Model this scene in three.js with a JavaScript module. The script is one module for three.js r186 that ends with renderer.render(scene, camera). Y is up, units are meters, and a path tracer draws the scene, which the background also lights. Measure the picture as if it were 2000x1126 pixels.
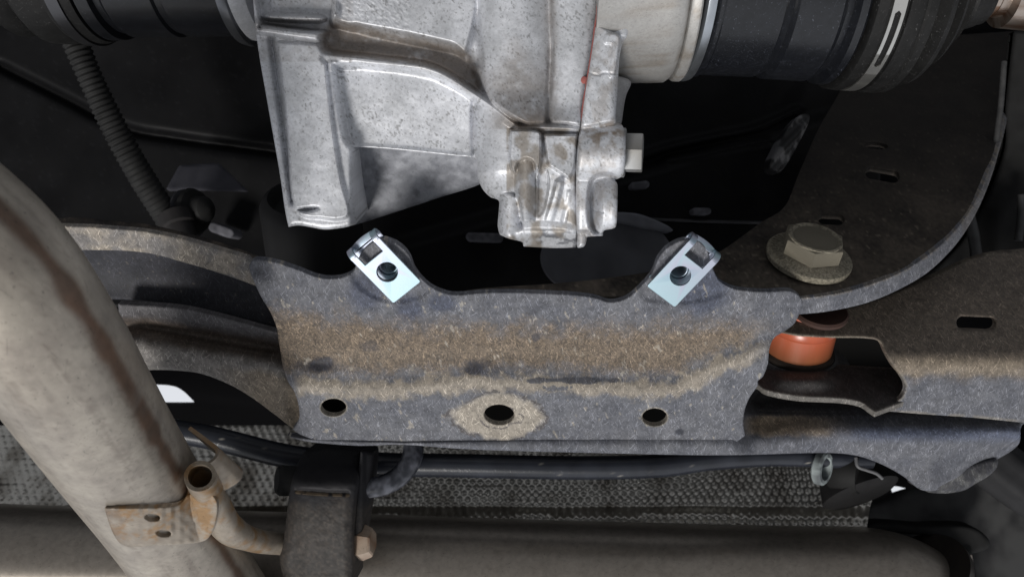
import * as THREE from 'three';
import { mergeGeometries, toCreasedNormals, mergeVertices } from 'three/addons/utils/BufferGeometryUtils.js';

// ---------------------------------------------------------------- camera, sky, sun, exposure
const D = 400, K = 0.22;                     // mm from the lens to the plane z = 0; mm per photograph pixel in that plane
const scene = new THREE.Scene();
const camera = new THREE.PerspectiveCamera(2 * Math.atan(563 * K / D) * 180 / Math.PI, 1024 / 576, 0.01, 20);
// everything is modelled square to the lens and then stood upright: the camera looks up at the underside of a car, held upside down
const UPRIGHT = new THREE.Quaternion().setFromUnitVectors(new THREE.Vector3(0, -0.8, -0.6), new THREE.Vector3(0, 1, 0));
camera.position.set(0, 0, D / 1000).applyQuaternion(UPRIGHT);
camera.quaternion.copy(UPRIGHT);
camera.focus = 0.405;
camera.userData.fStop = 16;

const renderer = new THREE.WebGLRenderer({ antialias: true });
renderer.toneMapping = THREE.LinearToneMapping;
renderer.toneMappingExposure = 1.15;
renderer.shadowMap.enabled = true;
renderer.shadowMap.type = THREE.PCFSoftShadowMap;

{ // even overcast sky, brighter towards the zenith; dull ground below the horizon
  const w = 64, h = 32, a = new Float32Array(w * h * 4);
  for (let j = 0; j < h; j++) for (let i = 0; i < w; i++) {
    const el = ((j + 0.5) / h - 0.5) * Math.PI, v = el > 0 ? 0.50 + 0.26 * Math.sin(el) : 0.2, o = (j * w + i) * 4;
    a[o] = v * 0.97; a[o + 1] = v * 1.0; a[o + 2] = v * 1.06; a[o + 3] = 1;
  }
  const sky = new THREE.DataTexture(a, w, h, THREE.RGBAFormat, THREE.FloatType);
  sky.mapping = THREE.EquirectangularReflectionMapping; sky.magFilter = THREE.LinearFilter; sky.needsUpdate = true;
  scene.background = sky; scene.environment = sky;
}
const sun = new THREE.DirectionalLight(new THREE.Color(1.0, 0.97, 0.93), 2.2);
sun.position.set(-0.45, -0.9, 1.08).applyQuaternion(UPRIGHT);
sun.castShadow = true; sun.shadow.radius = 28; sun.shadow.mapSize.set(2048, 2048);
Object.assign(sun.shadow.camera, { left: -0.5, right: 0.5, top: 0.5, bottom: -0.5, near: 0.1, far: 4 });
scene.add(sun);

// ---------------------------------------------------------------- numbers
let seed = 7;
const rnd = () => { seed = (seed * 1664525 + 1013904223) >>> 0; return seed / 4294967296; };
const clamp = (x, a = 0, b = 1) => x < a ? a : x > b ? b : x;
const lerp = (a, b, t) => a + (b - a) * t;
const sstep = (a, b, x) => { const t = clamp((x - a) / (b - a)); return t * t * (3 - 2 * t); };
const mix3 = (a, b, t) => [lerp(a[0], b[0], t), lerp(a[1], b[1], t), lerp(a[2], b[2], t)];
const lin = v => { v /= 255; return v <= 0.04045 ? v / 12.92 : ((v + 0.055) / 1.055) ** 2.4; };
const C = (r, g, b) => [lin(r), lin(g), lin(b)];
function hash(x, y, z) { let h = (Math.imul(x, 374761393) + Math.imul(y, 668265263) + Math.imul(z, 2147483647 - 58)) | 0; h = Math.imul(h ^ (h >>> 13), 1274126177); h = Math.imul(h ^ (h >>> 15), 2246822519); return ((h ^ (h >>> 16)) >>> 0) / 4294967296; }
function noise(x, y, z = 0) {
  const X = Math.floor(x), Y = Math.floor(y), Z = Math.floor(z); let u = x - X, v = y - Y, w = z - Z;
  u = u * u * (3 - 2 * u); v = v * v * (3 - 2 * v); w = w * w * (3 - 2 * w);
  return lerp(lerp(lerp(hash(X, Y, Z), hash(X + 1, Y, Z), u), lerp(hash(X, Y + 1, Z), hash(X + 1, Y + 1, Z), u), v),
    lerp(lerp(hash(X, Y, Z + 1), hash(X + 1, Y, Z + 1), u), lerp(hash(X, Y + 1, Z + 1), hash(X + 1, Y + 1, Z + 1), u), v), w);
}
function fbm(x, y, z = 0, o = 4) { let s = 0, a = 0.5, n = 0; for (let i = 0; i < o; i++) { s += a * noise(x, y, z); n += a; a *= 0.5; x = x * 2.03 + 17.1; y = y * 2.03 + 5.3; z = z * 2.03 + 9.7; } return s / n; }
const W = (px, py, z) => { const s = (D - z) / D * K; return [(px - 1000) * s, (563 - py) * s, z]; };   // photograph pixel and depth -> mm
const V = (px, py, z) => new THREE.Vector3(...W(px, py, z));
function plane(n, p) {                       // depth of a plane through a point, seen along the ray of a pixel
  const q = W(...p), c = n[0] * q[0] + n[1] * q[1] + n[2] * q[2];
  return (px, py) => { const A = (n[0] * (px - 1000) + n[1] * (563 - py)) * K; return (c - A) / (n[2] - A / D); };
}

// ---------------------------------------------------------------- outlines
function curve(pts, closed = true, sub = 7) {   // smooth through the points; a third entry 1 keeps a corner
  const out = [], n = pts.length, at = i => pts[closed ? (i + n) % n : clamp(i, 0, n - 1)];
  for (let i = 0; i < (closed ? n : n - 1); i++) {
    const p1 = at(i), p2 = at(i + 1), p0 = p1[2] ? p1 : at(i - 1), p3 = p2[2] ? p2 : at(i + 2);
    const straight = p1[2] && p2[2];
    for (let k = 0; k < (straight ? 1 : sub); k++) {
      const t = k / sub, t2 = t * t, t3 = t2 * t;
      out.push([0, 1].map(a => 0.5 * (2 * p1[a] + (p2[a] - p0[a]) * t + (2 * p0[a] - 5 * p1[a] + 4 * p2[a] - p3[a]) * t2 + (3 * p1[a] - p0[a] - 3 * p2[a] + p3[a]) * t3)));
    }
  }
  if (!closed) out.push(pts[n - 1].slice(0, 2));
  return out;
}
function sdf(poly, closed = true) {          // signed distance in pixels, negative inside; open lines give plain distance
  const n = poly.length, m = closed ? n : n - 1; let x0 = 1e9, x1 = -1e9, y0 = 1e9, y1 = -1e9;
  for (const [x, y] of poly) { x0 = Math.min(x0, x); x1 = Math.max(x1, x); y0 = Math.min(y0, y); y1 = Math.max(y1, y); }
  return (x, y) => {
    const bx = Math.max(x0 - x, 0, x - x1), by = Math.max(y0 - y, 0, y - y1);
    if (bx * bx + by * by > 3600) return Math.hypot(bx, by);
    let best = 1e18, inside = false;
    for (let i = 0; i < m; i++) {
      const a = poly[i], b = poly[(i + 1) % n], ex = b[0] - a[0], ey = b[1] - a[1], wx = x - a[0], wy = y - a[1];
      const t = clamp((wx * ex + wy * ey) / (ex * ex + ey * ey + 1e-12)), dx = wx - ex * t, dy = wy - ey * t, d = dx * dx + dy * dy;
      if (d < best) best = d;
      if ((a[1] > y) !== (b[1] > y) && x < (b[0] - a[0]) * (y - a[1]) / (b[1] - a[1]) + a[0]) inside = !inside;
    }
    best = Math.sqrt(best);
    return closed && inside ? -best : best;
  };
}
const S = (pts, closed = true) => sdf(curve(pts, closed), closed);
function ell(cx, cy, rx, ry, rot = 0) { const c = Math.cos(rot), s = Math.sin(rot); return (x, y) => { const u = (x - cx) * c + (y - cy) * s, v = -(x - cx) * s + (y - cy) * c, k = Math.hypot(u / rx, v / ry); return (k - 1) * (k < 1e-6 ? Math.min(rx, ry) : Math.hypot(u, v) / k); }; }
function stadium(cx, cy, hx, r, rot = 0, sq = 1) { const c = Math.cos(rot), s = Math.sin(rot); return (x, y) => { const u = (x - cx) * c + (y - cy) * s, v = (-(x - cx) * s + (y - cy) * c) / sq; return Math.hypot(Math.max(Math.abs(u) - hx, 0), v) - r; }; }
const over = (h, d, target, w) => { const t = sstep(w, -w, d); return t <= 0 ? h : h + (target - h) * t; };

// ---------------------------------------------------------------- builders (all give geometry in metres, in place)
// a pressed or cast sheet: outline and holes in the photograph's pixels, its own relief, rounded edges, thickness
function sheet({ box, d, z, thick = 2.5, dir = [0, 0, -1], round = 1, cell = 3, color = () => [1, 1, 1], vdir = [0, 1, 0], tile = 60 }) {
  const [x0, y0, x1, y1] = box, nx = Math.ceil((x1 - x0) / cell), ny = Math.ceil((y1 - y0) / cell), f = new Float32Array((nx + 1) * (ny + 1));
  for (let j = 0; j <= ny; j++) for (let i = 0; i <= nx; i++) f[j * (nx + 1) + i] = (i === 0 || j === 0 || i === nx || j === ny) ? Math.max(0.01, d(x0 + i * cell, y0 + j * cell)) : d(x0 + i * cell, y0 + j * cell);
  const P = [], id = new Map();
  const add = (px, py, dist) => {
    let zz = z(px, py); const mm = Math.max(0, -dist) * K * (D - zz) / D;
    if (mm < round) { const q = 1 - mm / round; zz -= round * (1 - Math.sqrt(1 - q * q)); }
    const w = W(px, py, zz); P.push({ px, py, d: dist, w }); return P.length - 1;
  };
  const node = (i, j) => { const k = j * (nx + 1) + i; let v = id.get(k); if (v === undefined) { v = add(x0 + i * cell, y0 + j * cell, f[k]); id.set(k, v); } return v; };
  const edge = (i, j, i2, j2) => {
    const a = j * (nx + 1) + i, b = j2 * (nx + 1) + i2, k = -1 - (Math.min(a, b) * 2 + (j === j2 ? 0 : 1)); let v = id.get(k);
    if (v === undefined) { const t = clamp(f[a] / (f[a] - f[b]), 0.02, 0.98); v = add(x0 + lerp(i, i2, t) * cell, y0 + lerp(j, j2, t) * cell, 0); id.set(k, v); } return v;
  };
  const tri = [], rim = [];
  for (let j = 0; j < ny; j++) for (let i = 0; i < nx; i++) {
    const c = [[i, j], [i, j + 1], [i + 1, j + 1], [i + 1, j]], ins = c.map(q => f[q[1] * (nx + 1) + q[0]] < 0);
    if (!ins[0] && !ins[1] && !ins[2] && !ins[3]) continue;
    const poly = [], kind = [];
    for (let k = 0; k < 4; k++) { const a = c[k], b = c[(k + 1) % 4]; if (ins[k]) { poly.push(node(...a)); kind.push(0); } if (ins[k] !== ins[(k + 1) % 4]) { poly.push(edge(...a, ...b)); kind.push(ins[k] ? 1 : 2); } }
    for (let k = 1; k + 1 < poly.length; k++) tri.push(poly[0], poly[k], poly[k + 1]);
    for (let k = 0; k < poly.length; k++) if (kind[k] === 1 && kind[(k + 1) % poly.length] === 2) rim.push([poly[k], poly[(k + 1) % poly.length]]);
  }
  const n = P.length, N = new Float32Array(n * 3);
  for (let t = 0; t < tri.length; t += 3) {
    const a = P[tri[t]].w, b = P[tri[t + 1]].w, c = P[tri[t + 2]].w, ux = b[0] - a[0], uy = b[1] - a[1], uz = b[2] - a[2], vx = c[0] - a[0], vy = c[1] - a[1], vz = c[2] - a[2];
    const X = uy * vz - uz * vy, Y = uz * vx - ux * vz, Z = ux * vy - uy * vx;
    for (let k = 0; k < 3; k++) { const o = tri[t + k] * 3; N[o] += X; N[o + 1] += Y; N[o + 2] += Z; }
  }
  const pos = [], nor = [], col = [], uv = [], idx = [];
  const arc = [0], xm = (x0 + x1) / 2; { let a = W(xm, y0, z(xm, y0)); for (let y = y0 + 3; y <= y1 + 3; y += 3) { const b = W(xm, y, z(xm, y)); arc.push(arc[arc.length - 1] + Math.min(4, Math.hypot(b[1] - a[1], b[2] - a[2]))); a = b; } }
  const along = py => { const s = clamp((py - y0) / 3, 0, arc.length - 1.001), i = Math.floor(s); return lerp(arc[i], arc[Math.min(i + 1, arc.length - 1)], s - i); };
  let py0 = 0, vo = 0;
  const put = (w, nn, c) => { pos.push(w[0] / 1000, w[1] / 1000, w[2] / 1000); const l = Math.hypot(...nn) || 1; nor.push(nn[0] / l, nn[1] / l, nn[2] / l); col.push(c[0], c[1], c[2]); uv.push(w[0] / tile, (along(py0) + vo) / tile); return pos.length / 3 - 1; };
  const cols = P.map(p => color(p.w[0], p.w[1], p.w[2], p.px, p.py, p.d));
  const back = p => [p.w[0] + dir[0] * thick, p.w[1] + dir[1] * thick, p.w[2] + dir[2] * thick];
  P.forEach((p, i) => { py0 = p.py; put(p.w, [N[i * 3], N[i * 3 + 1], N[i * 3 + 2]], cols[i]); });
  for (const t of tri) idx.push(t);
  P.forEach((p, i) => { py0 = p.py; put(back(p), [-N[i * 3], -N[i * 3 + 1], -N[i * 3 + 2]], cols[i]); });
  for (let t = 0; t < tri.length; t += 3) idx.push(n + tri[t], n + tri[t + 2], n + tri[t + 1]);
  // rim walls, smooth round the outline
  const wn = new Map(), wv = new Map();
  for (const [a, b] of rim) {
    const A = P[a].w, B = P[b].w, e = [B[0] - A[0], B[1] - A[1], B[2] - A[2]];
    const q = [e[1] * dir[2] - e[2] * dir[1], e[2] * dir[0] - e[0] * dir[2], e[0] * dir[1] - e[1] * dir[0]].map(v => -v);
    for (const v of [a, b]) { const s = wn.get(v) || [0, 0, 0]; s[0] += q[0]; s[1] += q[1]; s[2] += q[2]; wn.set(v, s); }
  }
  const wall = v => { let r = wv.get(v); py0 = P[v].py; if (!r) { r = [put(P[v].w, wn.get(v), cols[v]), (vo = thick, put(back(P[v]), wn.get(v), cols[v]))]; vo = 0; wv.set(v, r); } return r; };
  // find which way the walls face
  let flip = 0; if (rim.length) { const [a, b] = rim[0], m = [(P[a].px + P[b].px) / 2, (P[a].py + P[b].py) / 2], q = wn.get(a), e = 1.5; const dd = d(m[0] + q[0] / Math.hypot(q[0], q[1]) * e, m[1] - q[1] / Math.hypot(q[0], q[1]) * e); flip = dd < 0 ? 1 : 0; }
  if (flip) for (const s of wn.values()) { s[0] *= -1; s[1] *= -1; s[2] *= -1; }
  for (const [a, b] of rim) { const A = wall(a), B = wall(b); idx.push(A[0], A[1], B[1], A[0], B[1], B[0]); }
  return pack(pos, nor, col, uv, idx);
}
function pack(pos, nor, col, uv, idx) {
  const g = new THREE.BufferGeometry();
  g.setAttribute('position', new THREE.Float32BufferAttribute(pos, 3)); g.setAttribute('normal', new THREE.Float32BufferAttribute(nor, 3));
  g.setAttribute('color', new THREE.Float32BufferAttribute(col, 3)); g.setAttribute('uv', new THREE.Float32BufferAttribute(uv, 2)); g.setIndex(idx);
  return g;
}
// a tube along points [px, py, depth, radius in mm]
function tube(pts, { seg = 120, radial = 48, color = () => [1, 1, 1], rmod = () => 1, cap = [1, 1], wallMm = 0, tile = 60, flat = null } = {}) {
  const c = new THREE.CatmullRomCurve3(pts.map(p => p[4] ? new THREE.Vector3(p[0], p[1], p[2]) : V(p[0], p[1], p[2])), false, 'centripetal');
  const fr = c.computeFrenetFrames(seg, false), L = c.getLength(), pos = [], nor = [], col = [], uv = [], idx = [], n = pts.length - 1;
  const rad = u => { const s = u * n, i = Math.min(n - 1, Math.floor(s)); return lerp(pts[i][3], pts[i + 1][3], sstep(0, 1, s - i)); };
  const grid = (scale, sign) => {
    const base = pos.length / 3;
    for (let i = 0; i <= seg; i++) {
      const u = i / seg, p = c.getPointAt(u), tt = c.getUtoTmapping(u), r = rad(tt) + scale, Nn = fr.normals[i], Bn = fr.binormals[i];
      for (let j = 0; j <= radial; j++) {
        const th = j / radial * Math.PI * 2, cs = Math.cos(th), sn = Math.sin(th), k = r * rmod(u, th), [fx, fy] = flat ? flat(u) : [1, 1];
        const q = p.clone().addScaledVector(Nn, cs * k * fx).addScaledVector(Bn, sn * k * fy);
        pos.push(q.x / 1000, q.y / 1000, q.z / 1000); const nn = Nn.clone().multiplyScalar(cs * fy).addScaledVector(Bn, sn * fx).normalize().multiplyScalar(sign); nor.push(nn.x, nn.y, nn.z);
        col.push(...color(u, th, q.x, q.y, q.z)); uv.push(u * L / tile, th / (2 * Math.PI) * Math.max(1, Math.round(2 * Math.PI * pts[0][3] / tile)));
      }
    }
    for (let i = 0; i < seg; i++) for (let j = 0; j < radial; j++) { const a = base + i * (radial + 1) + j, b = a + radial + 1; sign < 0 ? idx.push(a, b, a + 1, b, b + 1, a + 1) : idx.push(a, a + 1, b, b, a + 1, b + 1); }
    return base;
  };
  const b0 = grid(0, 1);
  let g0;
  if (wallMm) { const b1 = grid(-wallMm, -1); for (const i of [0, seg]) { const t = c.getTangentAt(i ? 1 : 0).multiplyScalar(i ? 1 : -1), q = pos.length / 3; for (let j = 0; j <= radial; j++) for (const bb of [b0, b1]) { const k = (bb + i * (radial + 1) + j) * 3; pos.push(pos[k], pos[k + 1], pos[k + 2]); nor.push(t.x, t.y, t.z); col.push(col[k], col[k + 1], col[k + 2]); uv.push(j / radial, 0); if (j) { const e = q + 2 * j; i ? idx.push(e - 2, e, e - 1, e - 1, e, e + 1) : idx.push(e - 2, e - 1, e, e - 1, e + 1, e); } } } }
  else [0, 1].forEach(e => {
    if (!cap[e]) return; const i = e ? seg : 0, p = c.getPointAt(e), t = c.getTangentAt(e).multiplyScalar(e ? 1 : -1), base = pos.length / 3;
    pos.push(p.x / 1000, p.y / 1000, p.z / 1000); nor.push(t.x, t.y, t.z); col.push(...color(e, 0, p.x, p.y, p.z)); uv.push(0, 0);
    for (let j = 0; j <= radial; j++) { const s = (b0 + i * (radial + 1) + j) * 3; pos.push(pos[s], pos[s + 1], pos[s + 2]); nor.push(t.x, t.y, t.z); col.push(col[s], col[s + 1], col[s + 2]); uv.push(0, j / radial); if (j) e ? idx.push(base, base + j, base + j + 1) : idx.push(base, base + j + 1, base + j); }
  });
  g0 = pack(pos, nor, col, uv, idx);
  if (rmod.shape) { const merged = g0; merged.computeVertexNormals(); }
  return g0;
}
function depthOf(g, bin = 9) {                // front depth of a finished shape, looked up by pixel
  const p = g.attributes.position, m = new Map();
  for (let i = 0; i < p.count; i++) { const x = p.getX(i) * 1000, y = p.getY(i) * 1000, z = p.getZ(i) * 1000, s = D / (D - z) / K, k = Math.round((1000 + x * s) / bin) * 10000 + Math.round((563 - y * s) / bin); if (!(m.get(k) > z)) m.set(k, z); }
  const at = (i, j) => { for (let r = 0; r < 7; r++) { let b = -1e9; for (let a = -r; a <= r; a++) for (let c = -r; c <= r; c++) { const v = m.get((i + a) * 10000 + j + c); if (v > b) b = v; } if (b > -1e8) return b; } return 0; };
  return (px, py) => { const u = px / bin, v = py / bin, i = Math.floor(u), j = Math.floor(v), s = u - i, t = v - j; return lerp(lerp(at(i, j), at(i + 1, j), s), lerp(at(i, j + 1), at(i + 1, j + 1), s), t); };
}
function turnTo(g, at, axis, spin = 0) {     // own y axis -> axis, then to the place; numbers in mm, result in metres
  const m = new THREE.Matrix4().makeRotationY(spin), q = new THREE.Matrix4().makeRotationFromQuaternion(new THREE.Quaternion().setFromUnitVectors(new THREE.Vector3(0, 1, 0), new THREE.Vector3(...axis).normalize()));
  g.applyMatrix4(m); g.applyMatrix4(q); g.translate(...at); g.scale(0.001, 0.001, 0.001); return g;
}
function paint(g, fn) {                      // vertex colours from place in mm
  const p = g.attributes.position, a = new Float32Array(p.count * 3);
  for (let i = 0; i < p.count; i++) { const c = fn(p.getX(i) * 1000, p.getY(i) * 1000, p.getZ(i) * 1000); a.set(c, i * 3); }
  g.setAttribute('color', new THREE.BufferAttribute(a, 3)); return g;
}
function lathe(at, axis, profile, { seg = 96, color = () => [1, 1, 1], crease = 0.6, spin = 0, tile = 60 } = {}) {
  let g = new THREE.LatheGeometry(profile.map(p => new THREE.Vector2(Math.max(p[1], 1e-4), p[0])), seg);
  const u = g.attributes.uv, R = Math.max(...profile.map(p => p[1])), rep = Math.max(1, Math.round(2 * Math.PI * R / tile)), T = profile[profile.length - 1][0] - profile[0][0];
  const cum = [0]; for (let i = 1; i < profile.length; i++) cum.push(cum[i - 1] + Math.hypot(profile[i][0] - profile[i - 1][0], profile[i][1] - profile[i - 1][1]));
  for (let i = 0; i < u.count; i++) u.setXY(i, u.getX(i) * rep, cum[Math.round(u.getY(i) * (profile.length - 1))] / tile);
  g = toCreasedNormals(g, crease);
  return paint(turnTo(g, at, axis, spin), color);
}
function hex(rad, h, bevel) { const s = new THREE.Shape(); for (let i = 0; i < 6; i++) { const a = i * Math.PI / 3; s[i ? 'lineTo' : 'moveTo'](Math.cos(a) * (rad - bevel), Math.sin(a) * (rad - bevel)); } s.closePath(); const g = new THREE.ExtrudeGeometry(s, { depth: h - 2 * bevel, bevelEnabled: true, bevelThickness: bevel, bevelSize: bevel, bevelSegments: 3, steps: 1 }); g.rotateX(-Math.PI / 2); g.translate(0, bevel, 0); return toCreasedNormals(g, 0.5); }

// ---------------------------------------------------------------- textures: grain only, tiling every 60 mm
const wrapNoise = (x, y, p, s) => { const X = Math.floor(x), Y = Math.floor(y); let u = x - X, v = y - Y; u = u * u * (3 - 2 * u); v = v * v * (3 - 2 * v); const m = q => ((q % p) + p) % p; return lerp(lerp(hash(m(X), m(Y), s), hash(m(X + 1), m(Y), s), u), lerp(hash(m(X), m(Y + 1), s), hash(m(X + 1), m(Y + 1), s), u), v); };
function grain(n, fn) { const a = new Float32Array(n * n); for (let j = 0; j < n; j++) for (let i = 0; i < n; i++) a[j * n + i] = fn(i / n, j / n); return a; }
function stroke(a, n, x, y, ang, len, wid, amt) {
  const r = Math.ceil(len / 2 + wid + 1), cs = Math.cos(ang), sn = Math.sin(ang), bend = (rnd() - 0.5) * 0.5 / Math.max(len, 1);
  for (let j = -r; j <= r; j++) for (let i = -r; i <= r; i++) { let u = i * cs + j * sn, v = -i * sn + j * cs; v += bend * u * u; const t = Math.max(Math.abs(u) - len / 2, 0), k = 1 - Math.hypot(t, v) / wid; if (k > 0) { const o = (((y + j) % n + n) % n) * n + ((x + i) % n + n) % n; a[o] += amt * Math.min(1, k * 1.6); } }
}
function tex(a, n, srgb) { const b = new Uint8Array(n * n * 4); for (let i = 0; i < n * n; i++) { const v = clamp(a[i]) * 255; b[i * 4] = b[i * 4 + 1] = b[i * 4 + 2] = v; b[i * 4 + 3] = 255; } const t = new THREE.DataTexture(b, n, n); t.wrapS = t.wrapT = THREE.RepeatWrapping; t.magFilter = THREE.LinearFilter; t.minFilter = THREE.LinearMipmapLinearFilter; t.generateMipmaps = true; t.needsUpdate = true; return t; }
const fine = (u, v, s, p0 = 16, o = 5) => { let t = 0, a = 0.5, n = 0; for (let k = 0; k < o; k++) { const p = p0 * 2 ** k; t += a * wrapNoise(u * p, v * p, p, s + k); n += a; a *= 0.62; } return t / n; };
const dustA = grain(1024, (u, v) => 0.36 + 0.32 * (fine(u, v, 3, 24, 5) - 0.5) + 0.12 * (fine(u, v, 9, 128, 2) - 0.5));
for (let i = 0; i < 2200; i++) stroke(dustA, 1024, rnd() * 1024 | 0, rnd() * 1024 | 0, (rnd() < 0.7 ? 1.25 : 2.1) + (rnd() - 0.5) * 0.8, 5 + rnd() ** 3 * 56, 1.3 + rnd() * 2.2, 0.12 + rnd() ** 2 * 0.42);
for (let i = 0; i < 900; i++) stroke(dustA, 1024, rnd() * 1024 | 0, rnd() * 1024 | 0, rnd() * 6, 2 + rnd() * 6, 1.5 + rnd() * 3, -0.16);
const castA = grain(1024, (u, v) => 0.88 + 0.26 * (fine(u, v, 21, 64, 4) - 0.5));
for (let i = 0; i < 3000; i++) stroke(castA, 1024, rnd() * 1024 | 0, rnd() * 1024 | 0, (rnd() - 0.5) * 1.6 + 2.2, 2 + rnd() ** 2 * 16, 1.4 + rnd() ** 2 * 3, -0.04 - rnd() * 0.16);
const soilA = grain(1024, (u, v) => { const n = fine(u, v, 41, 90, 3); return 0.62 + 0.9 * (n - 0.5) + 0.25 * (fine(u, v, 47, 16, 3) - 0.5); });
const drawA = grain(512, (u, v) => 0.82 + 0.3 * (fine(u, v, 71, 32, 4) - 0.5));
for (let i = 0; i < 420; i++) stroke(drawA, 512, rnd() * 512 | 0, rnd() * 512 | 0, (rnd() - 0.5) * 1.2, 2 + rnd() ** 2 * 44, 0.8 + rnd() * 1.1, -0.2 + rnd() * 0.27);
for (let i = 0; i < 260; i++) stroke(drawA, 512, rnd() * 512 | 0, rnd() * 512 | 0, rnd() * 3, rnd() * 3, 1 + rnd() * 1.8, -0.3 + rnd() * 0.2);
const speckA = grain(1024, (u, v) => 0.13 + 0.08 * (fine(u, v, 91, 24, 4) - 0.5));
for (let i = 0; i < 1100; i++) stroke(speckA, 1024, rnd() * 1024 | 0, rnd() * 1024 | 0, (rnd() - 0.5) * 1.6, rnd() ** 3 * 14, 1.6 + rnd() ** 2 * 3, 0.08 + rnd() ** 2 * 0.8);
for (let i = 0; i < 130; i++) stroke(speckA, 1024, rnd() * 1024 | 0, rnd() * 1024 | 0, (rnd() - 0.5) * 3, 10 + rnd() * 60, 1.6 + rnd() * 1.2, 0.06 + rnd() ** 2 * 0.35);
const speckT = tex(speckA, 1024), drawT = tex(drawA, 512), dustT = tex(dustA, 1024), castT = tex(castA, 1024), soilT = tex(soilA, 1024);

const mat = ({ gain = 1, ...o }) => new THREE.MeshPhysicalMaterial({ vertexColors: true, color: new THREE.Color().setRGB(gain, gain, gain), ...o });
const M = {
  dusty: mat({ map: dustT, gain: 2.2, bumpMap: dustT, bumpScale: 0.00010, roughness: 0.62, specularIntensity: 0.7 }),
  soil: mat({ map: soilT, gain: 1.5, bumpMap: soilT, bumpScale: 0.0002, roughness: 0.85, specularIntensity: 0.5 }),
  cast: mat({ map: castT, gain: 1.15, bumpMap: castT, bumpScale: 0.00012, roughness: 0.5, metalness: 0.42 }),
  steel: mat({ map: drawT, gain: 1.15, bumpMap: drawT, bumpScale: 0.00005, roughness: 0.42, metalness: 0.4 }),
  cv: mat({ map: speckT, gain: 7, bumpMap: dustT, bumpScale: 0.00003, roughness: 0.3, specularIntensity: 0.9 }),
  boot: mat({ map: speckT, gain: 6, bumpMap: castT, bumpScale: 0.0001, roughness: 0.58, specularIntensity: 0.4 }),
  pitch: mat({ roughness: 0.9, specularIntensity: 0.05 }),
  paint: mat({ bumpMap: dustT, bumpScale: 0.00003, roughness: 0.28, specularIntensity: 0.9 }),
  satin: mat({ bumpMap: castT, bumpScale: 0.00006, roughness: 0.45, specularIntensity: 0.7 }),
  rubber: mat({ bumpMap: castT, bumpScale: 0.0001, roughness: 0.65, specularIntensity: 0.3 }),
  block: mat({ map: drawT, gain: 1.2, bumpMap: drawT, bumpScale: 0.0002, roughness: 0.6, specularIntensity: 0.5 }),
  pan: mat({ bumpMap: drawT, bumpScale: 0.00006, roughness: 0.5, specularIntensity: 0.2 }),
  zinc: mat({ bumpMap: castT, bumpScale: 0.00001, roughness: 0.42, metalness: 0.8 }),
  bare: mat({ bumpMap: castT, bumpScale: 0.00006, roughness: 0.32, metalness: 0.9 }),
  shield: mat({ map: castT, gain: 1.6, roughness: 0.3, metalness: 0.8 }),
  dark: mat({ bumpMap: castT, bumpScale: 0.0001, roughness: 0.75, specularIntensity: 0.2 }),
  hot: mat({ map: drawT, gain: 1.15, bumpMap: drawT, bumpScale: 0.00002, roughness: 0.33, metalness: 0.7 }),
  gloss: mat({ roughness: 0.3 }),
};

// ---------------------------------------------------------------- things
const names = {}, things = [];
function numbered(n) { const k = names[n] || 0; names[n] = k + 1; return k ? `${n}_${String(k).padStart(3, '0')}` : n; }
function thing(name, label, category, extra = {}) { const g = new THREE.Group(); g.name = numbered(name); g.userData = { label, category, ...extra }; scene.add(g); things.push(g); return g; }
function part(name, geo, m, parent, extra) { const o = new THREE.Mesh(geo, m); o.name = name; o.castShadow = o.receiveShadow = true; if (extra) o.userData = extra; parent.add(o); return o; }
// ================================================================ the setting: the dark floor of the car behind everything
const shellMM = (pts, z) => pts.map(([x, y]) => { const w = W(x, y, z); return new THREE.Vector2(w[0], w[1]); });
function slab(pts, holes, z, depth, color) {
  const s = new THREE.Shape(shellMM(pts, z)); for (const h of holes) s.holes.push(new THREE.Path(shellMM(h, z)));
  const g = new THREE.ExtrudeGeometry(s, { depth, bevelEnabled: false }); g.translate(0, 0, z - depth); g.scale(0.001, 0.001, 0.001); return paint(g, color);
}
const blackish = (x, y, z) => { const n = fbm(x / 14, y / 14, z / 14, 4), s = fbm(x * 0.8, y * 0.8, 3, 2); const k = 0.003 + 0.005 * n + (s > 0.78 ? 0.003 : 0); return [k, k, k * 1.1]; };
{
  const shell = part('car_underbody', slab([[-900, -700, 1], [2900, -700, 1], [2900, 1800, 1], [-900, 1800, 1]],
    [curve([[285, 750, 1], [334, 753], [358, 764], [383, 789, 1], [285, 789, 1]]), curve([[1738, 950, 1], [1756, 950], [1796, 962], [1790, 974], [1768, 979], [1750, 970]])], -250, 12, blackish), M.pitch, scene, { kind: 'structure' }); things.push(shell);
}
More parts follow.
